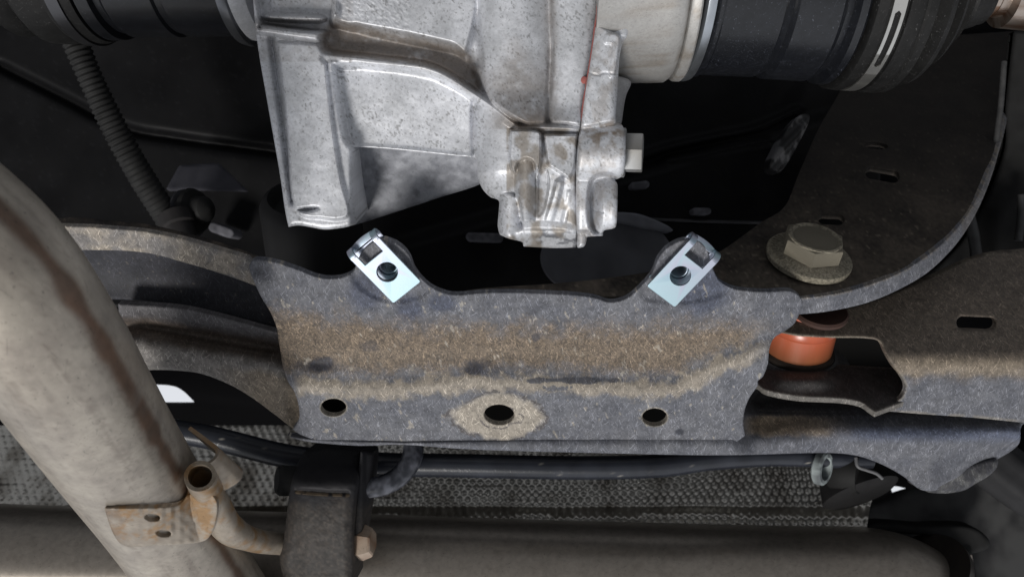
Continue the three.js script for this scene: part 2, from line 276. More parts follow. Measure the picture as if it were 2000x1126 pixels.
// ================================================================ left and right pans of the body behind the gearbox
{
  const t = thing('splash_panel', 'black plastic splash panel with pressed ridges in the dark behind the gearbox', 'panel');
  const ridge = S([[1190, 330], [1300, 290], [1400, 268], [1480, 250], [1560, 215]], false), ridge2 = S([[1305, 312], [1380, 300], [1450, 284], [1500, 276]], false), ridge3 = S([[0, 130], [120, 190], [240, 250], [340, 270], [470, 288], [560, 300]], false);
  const zf = (px, py) => { let z = -190 + 12 * sstep(0, 40, py - (333 - (px - 1190) * 0.3)); const r = ridge(px, py); z += 7 * Math.exp(-r * r / 60); const q = ridge2(px, py); z += 5 * Math.exp(-q * q / 40); const r3 = ridge3(px, py); z -= 6 * Math.exp(-r3 * r3 / 90); return z + 6 * (fbm(px / 160, py / 160, 2, 2) - 0.5); };
  part('pan', sheet({ box: [-300, -200, 1760, 620], d: (x, y) => Math.max(-240 - x, x - 1720, -160 - y, y - 600), z: zf, thick: 4, cell: 4.5, color: (x, y, z) => blackish(x, y, z) }), M.pan, t);
  const grey = C(112, 112, 118);
  for (const [cx, cy, hx, r, rot] of [[946, 463, 28, 8.5, 0.03], [432, 449, 16, 10, 0.35], [1371, 412, 12, 6.5, 0.02], [1250, 361, 12, 7, -0.12]])  // pale pads added where light shows through holes in the panel
    part('slot_light_pad', sheet({ box: [cx - 60, cy - 40, cx + 60, cy + 40], d: stadium(cx, cy, hx, r, rot), z: (px, py) => -165, thick: 18, round: 1.5, cell: 2, color: (x, y) => mix3(grey, C(60, 60, 64), fbm(x / 3, y / 3, 1, 3)) }), M.dark, t);
  part('corner_gusset', sheet({ box: [300, 300, 520, 400], d: S([[322, 372, 1], [350, 322, 1], [425, 318, 1], [482, 373, 1], [400, 371, 1]]), z: plane([0, 0.6, 0.8], [400, 370, -150]), thick: 4, cell: 4, color: (x, y) => mix3(C(76, 76, 82), C(60, 60, 66), fbm(x / 5, y / 5, 8, 3)) }), M.dark, t);
}
{
  const t = thing('engine_mount', 'round grey engine mount half hidden below the gearbox tip', 'engine mount');
  part('cup', sheet({ box: [1040, 390, 1360, 640], d: ell(1186, 500, 128, 84), z: (px, py) => -150 + 5 * sstep(60, 0, Math.hypot((px - 1186) / 1.5, py - 500)), thick: 40, round: 3, cell: 4, color: (x, y) => mix3(C(104, 105, 110), C(84, 85, 90), fbm(x / 9, y / 9, 4, 4)) }), M.dark, t);
  part('rim_band', sheet({ box: [1180, 380, 1340, 480], d: S([[1196, 418, 1], [1206, 414], [1250, 418], [1300, 438], [1318, 452, 1], [1270, 448], [1196, 432, 1]]), z: () => -142, thick: 20, round: 1.5, cell: 3, color: (x, y) => mix3(C(112, 114, 122), C(90, 92, 98), fbm(x / 4, y / 4, 6, 3)) }), M.satin, t);
}
{
  const t = thing('rubber_mount', 'dark round rubber mount in shadow below the clutch housing', 'rubber mount');
  part('sleeve', lathe(W(606, 400, -120), [0.03, 0.82, 0.57], [[-34, 0.1], [-34, 25], [-30, 28], [0, 28], [4, 26], [6, 23], [2, 21], [-2, 20], [-2, 0.1]], { color: (x, y, z) => { const k = 0.010 + 0.01 * fbm(x / 6, y / 6, z / 6, 3); return [k, k, k * 1.05]; } }), M.rubber, t);
  const s = thing('rubber_plug', 'small black rubber plug with a pale rim beside the ribbed hose end', 'rubber plug');
  part('disc', lathe(W(378, 412, -120), [0.9, 0.1, 0.42], [[-3, 0.1], [-3, 11], [0, 13], [2, 12], [3, 8], [9, 7], [11, 5], [12, 0.1]], { color: (x, y, z) => { const k = 0.012 + 0.012 * fbm(x / 3, y / 3, z / 3, 3); return [k, k, k]; } }), M.rubber, s);
  part('rim', lathe(W(366, 418, -122), [0.9, 0.1, 0.42], [[-1, 11.5], [-1, 14], [1, 14], [1.4, 11.5], [-1, 11.5]], { color: () => C(62, 62, 66) }), M.satin, s);
}
{
  const t = thing('body_seam', 'thin added tube for a faint body seam running level behind the right clip', 'body seam');
  part('line', tube([[1200, 424, -172, 0.9], [1300, 429, -172, 0.9], [1420, 433, -172, 0.9], [1560, 436, -172, 0.9]], { seg: 40, radial: 10, color: (u, th, x, y, z) => mix3(C(66, 66, 70), C(34, 34, 36), fbm(x / 5, y, z, 3)) }), M.satin, t);  // thin tube added to draw the faint light line of a body seam
}
// ================================================================ ribbed hose, left
{
  const t = thing('corrugated_hose', 'black corrugated hose running diagonally down in the dark, left of the gearbox', 'hose');
  part('conduit', tube([[118, 10, -95, 7], [142, 70, -95, 6.6], [175, 150, -98, 6.2], [228, 260, -104, 6.6], [285, 360, -110, 7], [322, 418, -114, 7], [352, 470, -120, 7]], { seg: 420, radial: 36, rmod: (u) => 1 + (u < 0.62 ? 0.075 : 0.035) * Math.sin(u * Math.PI * 2 * 46) , color: (u, th, x, y, z) => { const k = 0.010 + 0.018 * fbm(x / 4, y / 4, z / 4, 3); return [k, k, k]; } }), M.rubber, t);
  t.children[0].geometry.computeVertexNormals();
  part('end_fitting', lathe(W(345, 430, -112), [0.35, -0.8, 0.3], [[-4, 8], [-3, 9.5], [4, 9.5], [5, 8], [14, 7.6], [14, 0.1]], { color: (x, y, z) => mix3(C(52, 50, 50), C(34, 33, 34), fbm(x / 2, y / 2, z / 2, 3)) }), M.rubber, t);
}
// ================================================================ drive shafts
const cvBlack = (dust) => (x, y, z) => { const s = fbm(x * 0.9, y * 0.9, z * 0.9, 2), n = fbm(x / 11, y / 11, z / 11, 4), sp = noise(x * 1.9, y * 1.9, z * 1.9); let k = mix3([0.006, 0.007, 0.010], [0.018, 0.019, 0.022], n * 0.8); if (s > 0.66) k = mix3(k, [0.09, 0.09, 0.09], (s - 0.66) * 4 * dust); if (sp > 0.93) k = mix3(k, [0.3, 0.29, 0.27], dust * sstep(0.93, 0.97, sp)); return k; };
const rubberBlack = (x, y, z) => { const n = fbm(x / 7, y / 7, z / 7, 4); const k = 0.006 + 0.013 * n; return [k, k * 0.99, k * 0.98]; };
{
  const t = thing('drive_shaft', 'black drive shaft joint with steel boot strap, right of the gearbox', 'drive shaft');
  const zc = -22, ax = [0.997, -0.035, -0.05];
  const p0 = W(1350, -52, zc), at = s => [p0[0] + ax[0] * s, p0[1] + ax[1] * s, p0[2] + ax[2] * s];
  part('joint_cup', lathe(at(0), ax, [[-2, 0.1], [-2, 36], [3, 40], [3, 44], [4.5, 45.4], [6, 45.4], [7, 44.6], [32, 44.4], [33, 43.4], [35.6, 42.6], [36.4, 43.6], [37.5, 45], [56, 45.2], [57, 44.4], [58.5, 42.8], [61, 42.4], [62, 44], [63, 46.2], [66, 46.4], [67.4, 45], [68, 40], [68, 0.1]], { color: cvBlack(0), seg: 144 }), M.cv, t);
  part('dust_shield', lathe(at(-1), ax, [[-1.2, 40], [-1.2, 46.2], [-0.4, 47.6], [1.2, 47.8], [3.2, 47.2], [3.4, 45.5], [1.4, 45], [0.6, 40], [-1.2, 40]], { color: (x, y, z) => mix3(C(190, 196, 202), C(150, 154, 160), fbm(x / 6, y / 6, z / 6, 4)), seg: 144 }), M.bare, t);
  const boot = part('boot', lathe(at(68.4), ax, [[0, 38], [0, 47], [0.8, 48.2], [5, 48.6], [5.4, 47.6], [13.6, 47.6], [14, 48.8], [19, 49], [21, 48.2], [22, 49], [25.5, 48.6], [27, 46], [28, 42.5], [29.2, 41.2], [30.5, 42.6], [33, 45.4], [35.5, 44.4], [36.8, 40], [37.6, 35], [38.6, 32.6], [40, 34.6], [42.5, 37.8], [44, 36.6], [45, 31], [45.8, 26], [47, 24.4], [49, 26.5], [51, 28.4], [52.6, 26], [53.6, 21], [55, 18.4], [58, 19.4], [64, 17.5], [66, 16.4], [68, 16], [68, 0.1]], { color: rubberBlack, seg: 144 }), M.boot, t);
  // strap with its long slot: a band rolled round the boot
  const zenith = th => th;
  const band = (r, tk, w, s0, slot) => { const pos = [], nor = [], col = [], uv = [], idx = [], n = 260; const u3 = new THREE.Vector3(...ax).normalize(), e1 = new THREE.Vector3(0, 1, 0).addScaledVector(u3, -u3.y).normalize(), e2 = new THREE.Vector3().crossVectors(u3, e1); const parts = [];
    const piece = (a0, a1, w0, w1) => { const m = Math.max(3, Math.round((a1 - a0) * 40)), b = pos.length / 3; for (let i = 0; i <= m; i++) { const th = lerp(a0, a1, i / m), dr = e1.clone().multiplyScalar(Math.cos(th)).addScaledVector(e2, Math.sin(th)); const ws0 = typeof w0 === 'function' ? w0(th) : w0, ws1 = typeof w1 === 'function' ? w1(th) : w1;
        for (const [ww, rr] of [[ws0, r], [ws0, r + tk], [ws1, r + tk], [ws1, r]]) { const q = new THREE.Vector3(...at(s0 + ww)).addScaledVector(dr, rr); pos.push(q.x / 1000, q.y / 1000, q.z / 1000); nor.push(dr.x, dr.y, dr.z); const k = fbm(q.x / 5, q.y / 5, q.z / 5, 3); col.push(...mix3(C(206, 204, 198), C(160, 160, 158), k)); uv.push(0, 0); } if (i) { const a = b + (i - 1) * 4, c = a + 4; for (let k = 0; k < 4; k++) { const k2 = (k + 1) % 4; idx.push(a + k, c + k, a + k2, c + k, c + k2, a + k2); } } } };
    const [sa, sb] = slot, hw = 1.35, mid = w / 2; piece(0, sa, 0, w); piece(sb, Math.PI * 2, 0, w); const half = th => { const d = Math.min(th - sa, sb - th) * r; return d < hw ? Math.sqrt(Math.max(0, hw * hw - (hw - d) ** 2)) : hw; }; piece(sa, sb, 0, th => mid - half(th)); piece(sa, sb, th => mid + half(th), w); const g = pack(pos, nor, col, uv, idx); return toCreasedNormals(g, 0.5); };
  part('boot_strap', band(47.8, 0.7, 5.6, 68.4 + 6.7, [2.12, 2.70]), M.bare, t);
  const sh = part('axle_end', lathe(at(134), ax, [[0, 12.8], [1, 13.2], [6, 13.2], [7, 12.4], [11, 12.4], [12, 17], [26, 17.6], [27, 15], [60, 15], [60, 0.1]], { color: (x, y, z) => mix3(C(170, 158, 148), C(112, 82, 62), sstep(0.45, 0.6, fbm(x / 5, y / 3, z / 5, 4))) }), M.bare, t);
}
{
  const t = thing('drive_shaft', 'dark drive shaft joint in shadow at the top left corner', 'drive shaft');
  const zc = -50, ax = [-0.998, 0.02, -0.06];
  const p0 = W(478, -105, zc), at = s => [p0[0] + ax[0] * s, p0[1] + ax[1] * s, p0[2] + ax[2] * s];
  part('joint_cup', lathe(at(0), ax, [[-4, 0.1], [-4, 34], [3, 38], [4, 42], [30, 42.4], [31, 41], [34, 41], [35, 42.6], [58, 42.8], [60, 41], [63, 41], [64, 44], [70, 44.4], [71, 42], [71, 0.1]], { color: (x, y, z) => cvBlack(0)(x, y, z).map(v => v * 0.5), seg: 120 }), M.cv, t);  // black halved to paint in the shade on this joint
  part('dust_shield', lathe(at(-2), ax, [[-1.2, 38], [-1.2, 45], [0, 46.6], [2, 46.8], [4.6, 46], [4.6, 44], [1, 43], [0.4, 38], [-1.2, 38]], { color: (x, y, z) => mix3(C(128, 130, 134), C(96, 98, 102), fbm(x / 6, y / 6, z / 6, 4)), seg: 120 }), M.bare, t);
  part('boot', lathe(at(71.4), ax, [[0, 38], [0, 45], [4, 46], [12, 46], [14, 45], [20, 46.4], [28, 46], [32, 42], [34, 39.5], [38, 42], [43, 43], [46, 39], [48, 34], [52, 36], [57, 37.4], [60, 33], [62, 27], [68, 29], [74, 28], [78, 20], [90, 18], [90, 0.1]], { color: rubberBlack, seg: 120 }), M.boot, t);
  part('boot_strap', lathe(at(76), ax, [[0, 46.1], [0, 47], [6, 47], [6, 46.1], [0, 46.1]], { color: () => C(84, 84, 86), seg: 120 }), M.bare, t);
}
// ================================================================ gearbox
{
  const t = thing('gearbox', 'stained cast aluminium gearbox with ribs and a hexagonal drain plug', 'gearbox');
  const alu = (x, y, z) => { const n = fbm(x / 10, y / 10, z / 10, 5), m = fbm(x / 1.1, y / 1.1, z / 1.1, 4); return mix3(mix3(C(218, 220, 225), C(196, 198, 202), sstep(0.3, 0.7, n)), C(172, 173, 176), sstep(0.5, 0.8, m) * 0.6); };
  const pits = (c, x, y, z, px, py) => { const a = fbm(px / 2.9 - py / 9, py / 4.6 + px / 14, z / 20, 2), dn = fbm(x / 7 + 40, y / 7, z / 9, 4); return mix3(c, C(128, 128, 128), 0.7 * sstep(0.87 - 0.36 * dn, 0.97 - 0.36 * dn, a)); };
  const dirt = C(104, 92, 80);
  // ---- main case, everything left of the red sealant line
  const out = S([[494, -60, 1], [494, 0], [503, 89], [521, 195], [545, 333], [556, 408], [563, 443, 1], [583, 440], [610, 444], [636, 448], [672, 444], [696, 437, 1], [690, 380, 1], [689, 287, 1], [740, 289], [805, 295], [880, 303], [925, 308], [932, 320], [933, 345], [942, 368], [957, 384], [974, 392], [974, 415], [972, 440], [976, 458, 1], [995, 466], [1019, 472], [1022, 481, 1], [1080, 484], [1126, 483, 1], [1126, 400, 1], [1124, 335], [1138, 204], [1156, 89], [1167, 0], [1169, -60, 1]]);
  const groove = S([[530, 78], [541, 160], [553, 250], [566, 350], [572, 392]], false), pad = S([[543, 82, 1], [632, 88, 1], [645, 213], [657, 300], [667, 357], [680, 420], [630, 426], [574, 400], [560, 230]]), notch = S([[579, 410], [602, 405], [623, 406], [600, 413]]);
  const topbox = S([[508, -80], [508, 42], [520, 50], [640, 62], [648, 40], [648, -80]]), topled = S([[524, 27], [623, 31], [622, 42], [526, 38]]);
  const ribV = S([[644, -80], [645, 60], [652, 130], [660, 230], [676, 330], [688, 425]], false);
  const panel2 = S([[662, -80], [662, 26], [664, 40], [700, 48], [800, 66], [880, 84], [914, 92], [916, -80]]), bandUp = S([[646, 44], [740, 64], [840, 84], [910, 104], [935, 160], [925, 172], [872, 140], [832, 126], [734, 110], [641, 100]]);
  const ridge = S([[636, 112], [680, 115], [734, 121], [800, 128], [834, 134], [872, 150], [925, 184], [965, 212], [1001, 240], [1014, 250]], false), ridgeTop = S([[1012, 250], [1070, 249], [1134, 252]], false);
  const web = S([[652, 128, 1], [730, 132], [827, 146], [863, 158], [922, 193], [924, 240], [922, 300], [880, 302], [800, 293], [690, 286, 1], [676, 270], [662, 200]]);
  const colA = S([[939, -80], [939, 120], [943, 170], [956, 200], [996, 230], [1036, 250], [1068, 252], [1076, 120], [1080, -80]]), colB = S([[1082, -80], [1078, 120], [1070, 238], [1100, 246], [1160, 246], [1175, 0], [1175, -80]]);
  const low = S([[925, 184], [965, 214], [1005, 248], [1010, 300], [1012, 380], [1000, 400], [950, 395], [925, 330]]), lowMid = S([[1006, 250], [1140, 250], [1135, 330], [1135, 490], [1012, 490], [1010, 400], [1008, 320]]);
  const padB = S([[997, 262], [1004, 254], [1050, 256], [1057, 272], [1054, 328], [1040, 334], [1000, 332]]), bolt = S([[1010, 320], [1044, 320], [1043, 420], [1038, 432], [1016, 430], [1009, 400]]), foot = S([[973, 380], [1008, 384], [1018, 420], [1020, 470], [976, 466], [972, 420]]);
  const ribD = S([[1092, 358], [1084, 390], [1072, 430]], false), ribE = S([[1112, 376], [1106, 410], [1098, 448]], false), bottom = S([[1020, 440], [1126, 446], [1130, 490], [1018, 490]]);
  const chamfer = S([[1062, 262, 1], [1128, 262, 1], [1124, 320, 1], [1112, 350, 1], [1098, 340], [1070, 322, 1]]), nick = S([[1058, 334, 1], [1068, 330, 1], [1072, 360], [1062, 410], [1050, 424, 1], [1050, 350, 1]]), tabs = S([[1024, 452, 1], [1060, 446, 1], [1118, 450, 1], [1120, 470, 1], [1070, 474, 1], [1028, 470, 1]]);
  const side = (px, py) => { // the flanks left of the flange, then the whole relief, painter's order
    let h = 2;
    h = over(h, Math.max(px - 690, -1e3), 9, 10);
    const g = groove(px, py); h -= 6 * Math.exp(-g * g / 40);
    h = over(h, pad(px, py), 12.5, 2.6); h = over(h, notch(px, py), 7, 2.5);
    const rv = ribV(px, py); if (py < 140) h = over(h, rv - 9, 13, 5);
    h = over(h, Math.max(Math.abs(py - 62 - (px - 570) * 0.14) - 12, px - 650), 15, 5); h = over(h, topbox(px, py), -3, 5); h = over(h, topled(px, py), 6, 4);
    h = over(h, web(px, py), -3 + 6 * sstep(300, 150, py) * 0.4, 9);
    h = over(h, S0(px, py), -4, 14);
    h = over(h, bandUp(px, py), -4.5, 16);
    h = over(h, Math.max(Math.abs(px - 930) - 16, py - 130), -5, 8); h = over(h, panel2(px, py), 5, 5); if (py < 90) { const t = panel2(px, py); h += 0.5 * sstep(0, -10, t) * (fbm(px / 3, py / 3, 5, 2) - 0.5) * (px < 800 ? 1 : 0); }
    const tA = clamp((px - 1008) / 76, -1, 1); h = over(h, colA(px, py), -2 + 17 * Math.sqrt(1 - 0.9 * tA * tA) + 7 * sstep(170, 240, py), 9);
    const tB = clamp((px - 1126) / 56, -1, 1); h = over(h, colB(px, py), 6 + 11 * Math.sqrt(1 - 0.85 * tB * tB) + 4 * sstep(200, 246, py), 6);
    const tl = clamp((px - 990) / 66, -1, 1); h = over(h, low(px, py), -14 + 26 * Math.sqrt(1 - 0.92 * tl * tl) - 14 * sstep(330, 400, py), 5);
    h = over(h, lowMid(px, py), 15 - 6 * sstep(320, 480, py), 5);
    const rg = ridge(px, py); h = over(h, rg - 9 * clamp(1.1 - (px - 640) / 900), 10 + 5 * sstep(850, 1010, px), 6);
    const rt = ridgeTop(px, py); h = over(h, rt - 5, 20, 5);
    h = over(h, padB(px, py), 23, 1.8);
    const tb = clamp((px - 1027) / 19, -1, 1); h = over(h, bolt(px, py), 10 + 10 * Math.sqrt(1 - 0.95 * tb * tb), 1.8);
    const tf = clamp((px - 996) / 26, -1, 1); h = over(h, foot(px, py), -12 + 16 * Math.sqrt(1 - 0.9 * tf * tf), 2.4);
    h = over(h, chamfer(px, py), 20, 2); h = over(h, nick(px, py), 10, 1.6); h = over(h, tabs(px, py), 9, 1.8); const rd = ribD(px, py); h = over(h, rd - 7, 19 - 8 * sstep(360, 440, py), 2.4); const re = ribE(px, py); h = over(h, re - 4, 14 - 6 * sstep(370, 450, py), 2);
    h = over(h, bottom(px, py), 4 - 8 * sstep(450, 484, py), 7);
    return h + 0.5 * (fbm(px / 26, py / 26, 3, 3) - 0.5);
  };
  const S0 = S([[650, 60], [700, 72], [800, 92], [900, 120], [935, 175], [925, 178], [830, 122], [650, 104]]);
  const caseCol = (x, y, z, px, py, d) => {
    let c = alu(x, y, z); const n = fbm(x / 3, y / 3, z / 3, 4), n2 = fbm(x * 0.7, y * 0.7, 7, 3);
    const b = Math.max(sstep(18, -6, bandUp(px, py)) * 0.95, sstep(16, 0, Math.abs(py - 48) - 6) * (px < 650 ? 0.5 : 0), sstep(70, 0, Math.hypot((px - 1030) / 1.6, py - 238)) * (py < 252 ? 1 : 0.25), sstep(120, 20, Math.abs(px - 1010) + Math.abs(py - 170) * 0.8) * 0.65, px < 690 && py < 120 ? 0.25 : 0, sstep(20, 0, Math.abs(px - 1078)) * (py < 250 ? 0.6 : 0));
    c = pits(c, x, y, z, px, py);
    if (b > 0) c = mix3(c, mix3(dirt, C(122, 104, 84), n2), clamp(b * 0.8 * sstep(0.16, 0.7, n + b * 0.25)));
    if (px > 1040 && px < 1126 && py > 448) c = mix3(c, C(92, 94, 100), sstep(0.5, 0.62, fbm(x / 4, y / 1.4, 2, 4)) * 0.8);
    if (py > 250 && px > 990) c = mix3(c, C(142, 132, 119), 0.75 * sstep(0.42, 0.62, fbm(x / 5, y / 5, 11, 4)));
    return c;
  };
  part('gear_case', sheet({ box: [480, -70, 1180, 496], d: out, z: side, thick: 60, round: 2.2, cell: 2.2, color: caseCol, dir: [0, 0.25, -0.97] }), M.cast, t);
  part('clutch_bell', sheet({ box: [660, 262, 990, 460], d: S([[672, 270, 1], [960, 270, 1], [960, 340, 1], [934, 361], [860, 385], [760, 418], [696, 438], [680, 440, 1]]), z: (px, py) => plane([0.02, -0.62, 0.78], [700, 300, -14])(px, py) + 1.2 * (fbm(px / 30, py / 30, 1, 3) - 0.5), thick: 50, round: 2, cell: 3, color: (x, y, z) => mix3(C(150, 152, 158), C(120, 122, 128), sstep(0.35, 0.7, fbm(x / 4, y / 4, z / 4, 5))), dir: [0, 0.4, -0.9] }), M.cast, t);  // bell tone set darker than the case to paint in its shade
  // ---- end cover right of the sealant line
  const cov = S([[1171, -60, 1], [1169, 0], [1158, 89], [1140, 204], [1126, 333], [1128, 484, 1], [1142, 480], [1147, 462, 1], [1178, 460, 1], [1180, 450], [1197, 446], [1204, 438], [1206, 400], [1206, 360], [1200, 352], [1212, 346], [1220, 330], [1222, 270], [1216, 245], [1203, 235], [1206, 180], [1212, 100], [1228, 60], [1234, 0], [1236, -60, 1]]);
  const boss = S([[1128, 262], [1150, 250], [1200, 240], [1224, 244], [1226, 350], [1190, 356], [1150, 352], [1126, 340]]), low2 = S([[1156, 352], [1210, 352], [1210, 445], [1156, 450]]), step = S([[1160, -80], [1162, 40], [1172, 50], [1216, 72], [1240, 72], [1240, -80]]), bar = S([[1186, 66], [1210, 72], [1206, 120], [1199, 148], [1190, 144], [1196, 90], [1182, 84]]);
  const crack = S([[1150, 141], [1166, 146], [1180, 142], [1205, 144]], false), crack2 = S([[1156, 406], [1166, 412], [1178, 414]], false);
  part('end_cover', sheet({ box: [1110, -70, 1240, 496], d: cov, round: 2.2, cell: 1.8, thick: 60, dir: [0, 0.25, -0.97], z: (px, py) => {
    let h = 20 - 9 * sstep(1190, 1240, px); h = over(h, step(px, py), 17, 4); h = over(h, bar(px, py), 21, 2.5);
    h = over(h, Math.max(-1e3, 250 - py), 16 - 5 * sstep(400, 480, py), 8);
    const tb = clamp((py - 298) / 60, -1, 1); h = over(h, boss(px, py), 6 + 18 * Math.sqrt(1 - 0.85 * tb * tb), 6);
    const t2 = clamp((py - 402) / 52, -1, 1); h = over(h, low2(px, py), 4 + 13 * Math.sqrt(1 - 0.9 * t2 * t2) * sstep(1150, 1180, px), 5); h = over(h, Math.max(px - 1150, 452 - py), 2, 4);
    const k = crack(px, py); h -= 0.8 * Math.exp(-k * k / 2); const k2 = crack2(px, py); h -= 0.9 * Math.exp(-k2 * k2 / 2);
    return h + 0.4 * (fbm(px / 20, py / 20, 9, 3) - 0.5);
  }, color: (x, y, z, px, py) => { let c = pits(alu(x, y, z), x, y, z, px, py); const n = fbm(x / 3.4, y / 3.4, z / 3.4, 4); const b = Math.max(sstep(70, 10, Math.hypot(px - 1185, (py - 262) * 1.4)) * 0.9, 0.3); return mix3(c, C(138, 122, 104), b * sstep(0.42, 0.64, n)); } }), M.cast, t);
  // red sealant
  const redPts = [[1168, -40], [1168, 0], [1157, 89], [1147, 155], [1139, 204], [1136, 236]];
  const zOf = (px, py) => side(px, py);
  part('sealant_line', tube(redPts.map(([x, y]) => [x, y, 17.3, 0.4]), { seg: 90, radial: 8, color: (u, th, x, y, z) => mix3(C(150, 84, 82), C(128, 92, 86), fbm(x, y, z, 3)), rmod: (u) => 0.7 + 0.6 * noise(u * 40, 1) }), M.dark, t);
  { const g = new THREE.SphereGeometry(1.6, 24, 12); g.scale(1, 1, 0.35); g.translate(...W(1141, 156, 16.6)); g.scale(0.001, 0.001, 0.001); part('paint_dot', paint(g, (x, y, z) => mix3(C(164, 92, 88), C(146, 98, 92), fbm(x, y, z, 3))), M.dark, t); }
  // output boss and seal ring
  const bx = [0.998, -0.03, 0], b0 = W(1216, -60, -18), bat = s => [b0[0] + bx[0] * s, b0[1] + bx[1] * s, b0[2]];
  const bossCol = (x, y, z) => mix3(mix3(C(176, 175, 173), C(150, 148, 145), fbm(x / 8, y / 8, z / 8, 4)), C(136, 126, 114), 0.6 * sstep(0.52, 0.68, fbm(x / 4, y / 4, z / 4, 4)));
  part('output_boss', lathe(bat(-14), bx, [[0, 0.1], [0, 53], [8, 51.5], [14, 50], [30, 49.4], [35, 49], [37, 47.5], [38, 46], [38, 0.1]], { color: bossCol, seg: 144 }), M.cast, t);
  part('seal_ring', lathe(bat(24), bx, [[0, 40], [0, 45], [0.6, 47.6], [1.8, 48.4], [4.4, 48.4], [5.2, 47.6], [5.2, 40]], { color: bossCol, seg: 144 }), M.cast, t);
  part('boss_gusset', sheet({ box: [1180, 140, 1250, 250], d: S([[1196, 146, 1], [1232, 158], [1222, 190], [1214, 242, 1], [1190, 240, 1]]), z: (px, py) => 4 - (px - 1196) * 0.4, thick: 40, round: 2, cell: 2.5, color: (x, y, z) => mix3(alu(x, y, z), C(100, 96, 92), 0.5) }), M.cast, t);
  // left output flange, seen edge on beside the ring
  part('output_flange', lathe(W(492, -105, -48), [-1, 0.02, -0.06], [[-6, 0.1], [-6, 42], [-2, 44], [2, 44], [3, 40], [3, 0.1]], { color: (x, y, z) => mix3(alu(x, y, z), C(110, 110, 112), 0.4), seg: 120 }), M.cast, t);
  // drain plug
  const px = [0.985, -0.05, 0.16], pl = W(1221, 298, 6);
  const plugCol = (x, y, z) => mix3(C(168, 170, 172), C(132, 130, 126), sstep(0.4, 0.66, fbm(x / 2.4, y / 2.4, z / 2.4, 4)));
  const plug = part('drain_plug', paint(turnTo(hex(8.6, 7.5, 0.6), pl, px, 0.35), plugCol), M.cast, t);
  part('plug_washer', lathe([pl[0] - 1.6, pl[1], pl[2]], px, [[-1.4, 0.1], [-1.4, 10.4], [1.4, 10.4], [1.8, 9.8], [1.8, 0.1]], { color: plugCol }), M.cast, plug);
}
// ================================================================ subframe
const slate = (x, y, z, cover = 1) => { const n = fbm(x / 9, y / 9, z / 9, 4), f = fbm(x * 1.7, y * 1.7, z * 1.7, 3); return mix3(C(68, 71, 81), C(160, 160, 163), clamp((0.21 + 0.4 * (n - 0.4) + 0.25 * (f - 0.45)) * cover, 0.02, 0.95)); };
const tan = (x, y, z) => mix3(C(174, 163, 146), C(152, 141, 124), fbm(x / 3, y / 3, z / 3, 4));
const brown = (x, y, z) => { const f = fbm(x * 2.4, y * 2.4, z * 2.4, 3); return mix3(mix3(C(124, 110, 95), C(102, 91, 80), fbm(x / 8, y / 8, z / 8, 3)), f > 0.5 ? C(158, 140, 118) : C(62, 57, 53), clamp(Math.abs(f - 0.5) * 2.8)); };
const darkDust = (x, y, z, k = 1) => { const n = fbm(x / 12, y / 12, z / 12, 4), f = fbm(x * 0.9, y * 0.9, z * 0.9, 3), s = noise(x * 0.8, y * 0.8, z * 0.8); let c = mix3(C(42, 40, 39), C(112, 103, 93), clamp(k * (0.2 + 0.9 * (n - 0.3) + 0.7 * (f - 0.45)))); if (s > 0.8) c = mix3(c, C(132, 123, 110), k * 0.7 * sstep(0.8, 0.93, s)); return c; };
const nUp = [0, 0.8, 0.6], nWall = [0, -0.6, 0.8];
const platZ = plane(nUp, [1500, 572, -6]), wallZ = plane([0, -0.5, 0.866], [1000, 600, 0]);
